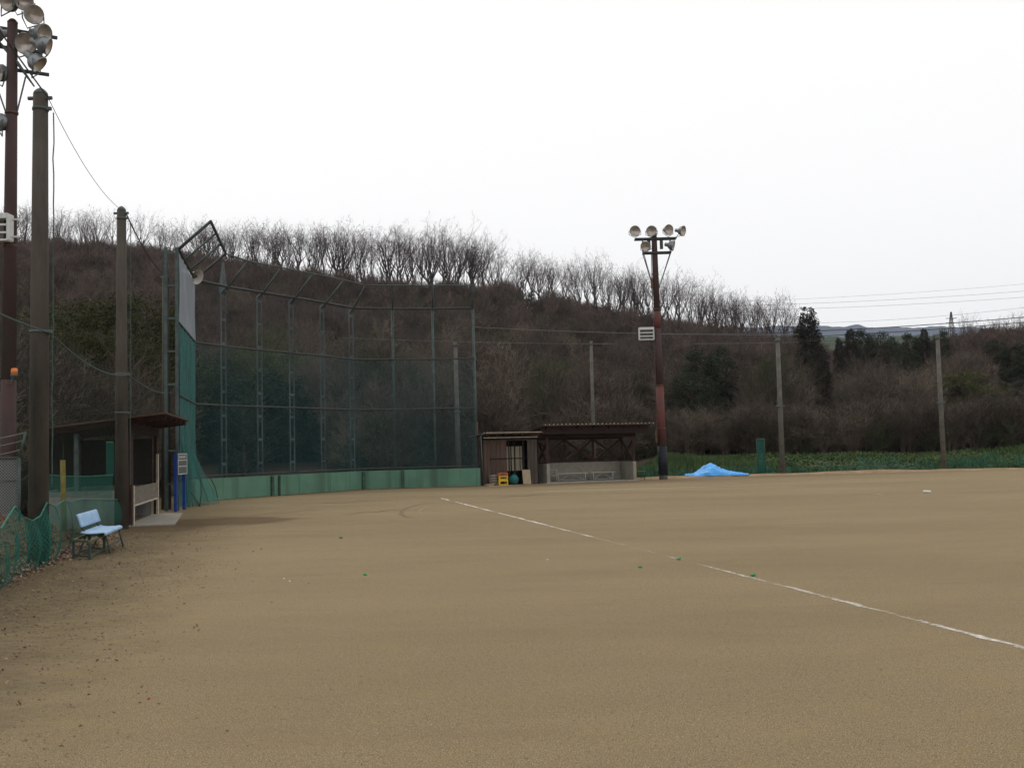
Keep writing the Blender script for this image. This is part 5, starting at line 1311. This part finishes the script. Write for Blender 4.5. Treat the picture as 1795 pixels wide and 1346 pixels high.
moundm = mat('leafy_earth_bank', (0.07,0.04,0.028), rough=1, scale=5, col2=(0.16,0.08,0.045), bump=0.6)
mb = MB(); 
def mound(u, v):
    Y = 8+14*u; X0 = -4.4-0.2*Y; x = X0-0.3-7*v; return (x, Y, 0.55*min(1, v*5)*(0.8+0.2*nz2(x*3, Y*3)) if v > 0 else -0.05)
mb.grid(mound, 60, 30); tag(mb.build('earth_bank', moundm), kind='structure')
def onm():
    u, v = rr.random(), rr.random()**1.5; return Vector(mound(u, max(v, 0.02)))
leaves('bank_leaves', 9000, onm, litter_m, 'orange brown fallen leaves on the bank behind the green net', (0.025, 0.055))

# ------------------------------------------------------------------ power lines and pylon on the right
for i, (x0, y0, x1, y1, D, r, lab) in enumerate([(1180,532,1850,493,150,0.014,'highest thin power line crossing the right sky'),(1180,538,1850,506,150,0.018,'second thin power line from the top in the right sky'),
        (1180,546,1850,517,150,0.018,'third thin power line from the top in the right sky'),(1440,566,1850,532,160,0.018,'faint single power line just above the distant hills'),
        (1150,588,1850,551,120,0.05,'thick dark power line passing the pylon tip, upper of two'),(1150,597,1850,560,120,0.045,'thick dark power line passing the pylon, lower of two')]):
    cable('power_line', P(x0, y0, D), P(x1, y1, D), 0.5, r, wire_m, lab, 'power line', n=24)
cable('overhead_wire', P(829, 573, 56), P(1400, 586, 54), 0.15, 0.012, wire_pale, 'pale thin wire from the backstop end past the red floodlight pole', 'wire')
cable('overhead_wire', P(600, 592, 56), P(1400, 600, 54), 0.2, 0.008, wire_pale, 'lower faint wire in front of the hill behind the backstop', 'wire')
tP = [Vector((t.x, t.y, t.z-0.1)) for _, t in fp]
cable('post_wire', tP[1], tP[2], 0.12, 0.010, wire_m, 'wire between the post behind the shelter and the next post', 'wire')
cable('post_wire', tP[2], tP[3], 0.12, 0.010, wire_m, 'wire between the two right far concrete posts', 'wire')
PD = 420; pb0 = P(1667, 600, PD); pt = P(1667, 547, PD)
py = thing('pylon', pb0, 'tiny distant lattice pylon on the right skyline', 'pylon'); mb = MB()
for sx in (-1, 1):
    for sy in (-1, 1): mb.path([pb0+Vector((sx*1.6, sy*1.6, -6)), Vector((pt.x+sx*0.15, pt.y+sy*0.15, pt.z))], 0.16, 4)
n = 8
for k in range(n):
    t0, t1 = k/n, (k+1)/n; za = pb0.z+(pt.z-pb0.z)*t0; zb = pb0.z+(pt.z-pb0.z)*t1; wa = 1.6*(1-t0)+0.15; wb = 1.6*(1-t1)+0.15
    mb.path([Vector((pt.x-wa, pt.y-wa, za)), Vector((pt.x+wb, pt.y-wb, zb))], 0.09, 4); mb.path([Vector((pt.x+wa, pt.y-wa, za)), Vector((pt.x-wb, pt.y-wb, zb))], 0.09, 4)
mb.build('lattice', wire_m, py); mb = MB()
for y in (558, 566): z = P(1667, y, PD).z; mb.beam(Vector((pt.x-2.2, pt.y, z)), Vector((pt.x+2.2, pt.y, z)), 0.2, 0.25)
mb.build('arm', wire_m, py)
q = P(1771, 752, 64); tq = P(1769, 706, 64); t = thing('small_pole', (q.x, 64, hill_z(q.x, 64)), 'thin grey pole among bushes near the right edge', 'pole'); mb = MB()
mb.path([Vector((q.x, 64, hill_z(q.x, 64))), tq], 0.09, 8); mb.build('shaft', conc_light, t); mb = MB(); mb.box(P(1778, 745, 63.9), (0.22,0.1,0.25)); mb.build('meter_box', white_metal, t)

# ------------------------------------------------------------------ haze: even air round the whole place
hz = bpy.data.materials.new('thin_air'); hz.use_nodes = True; n = hz.node_tree; n.nodes.clear()
ho = n.nodes.new('ShaderNodeOutputMaterial'); hv = n.nodes.new('ShaderNodeVolumePrincipled')
hv.inputs['Color'].default_value = (0.80,0.88,1.0,1); hv.inputs['Density'].default_value = 0.00010; hv.inputs['Anisotropy'].default_value = 0.0
n.links.new(hv.outputs[0], ho.inputs['Volume'])
mb = MB(); mb.box((0,0,229), (7000,7400,460)); tag(mb.build('haze', hz), 'thin bluish winter air over the far hills', 'haze', kind='stuff')
C.cycles.volume_bounces = 0
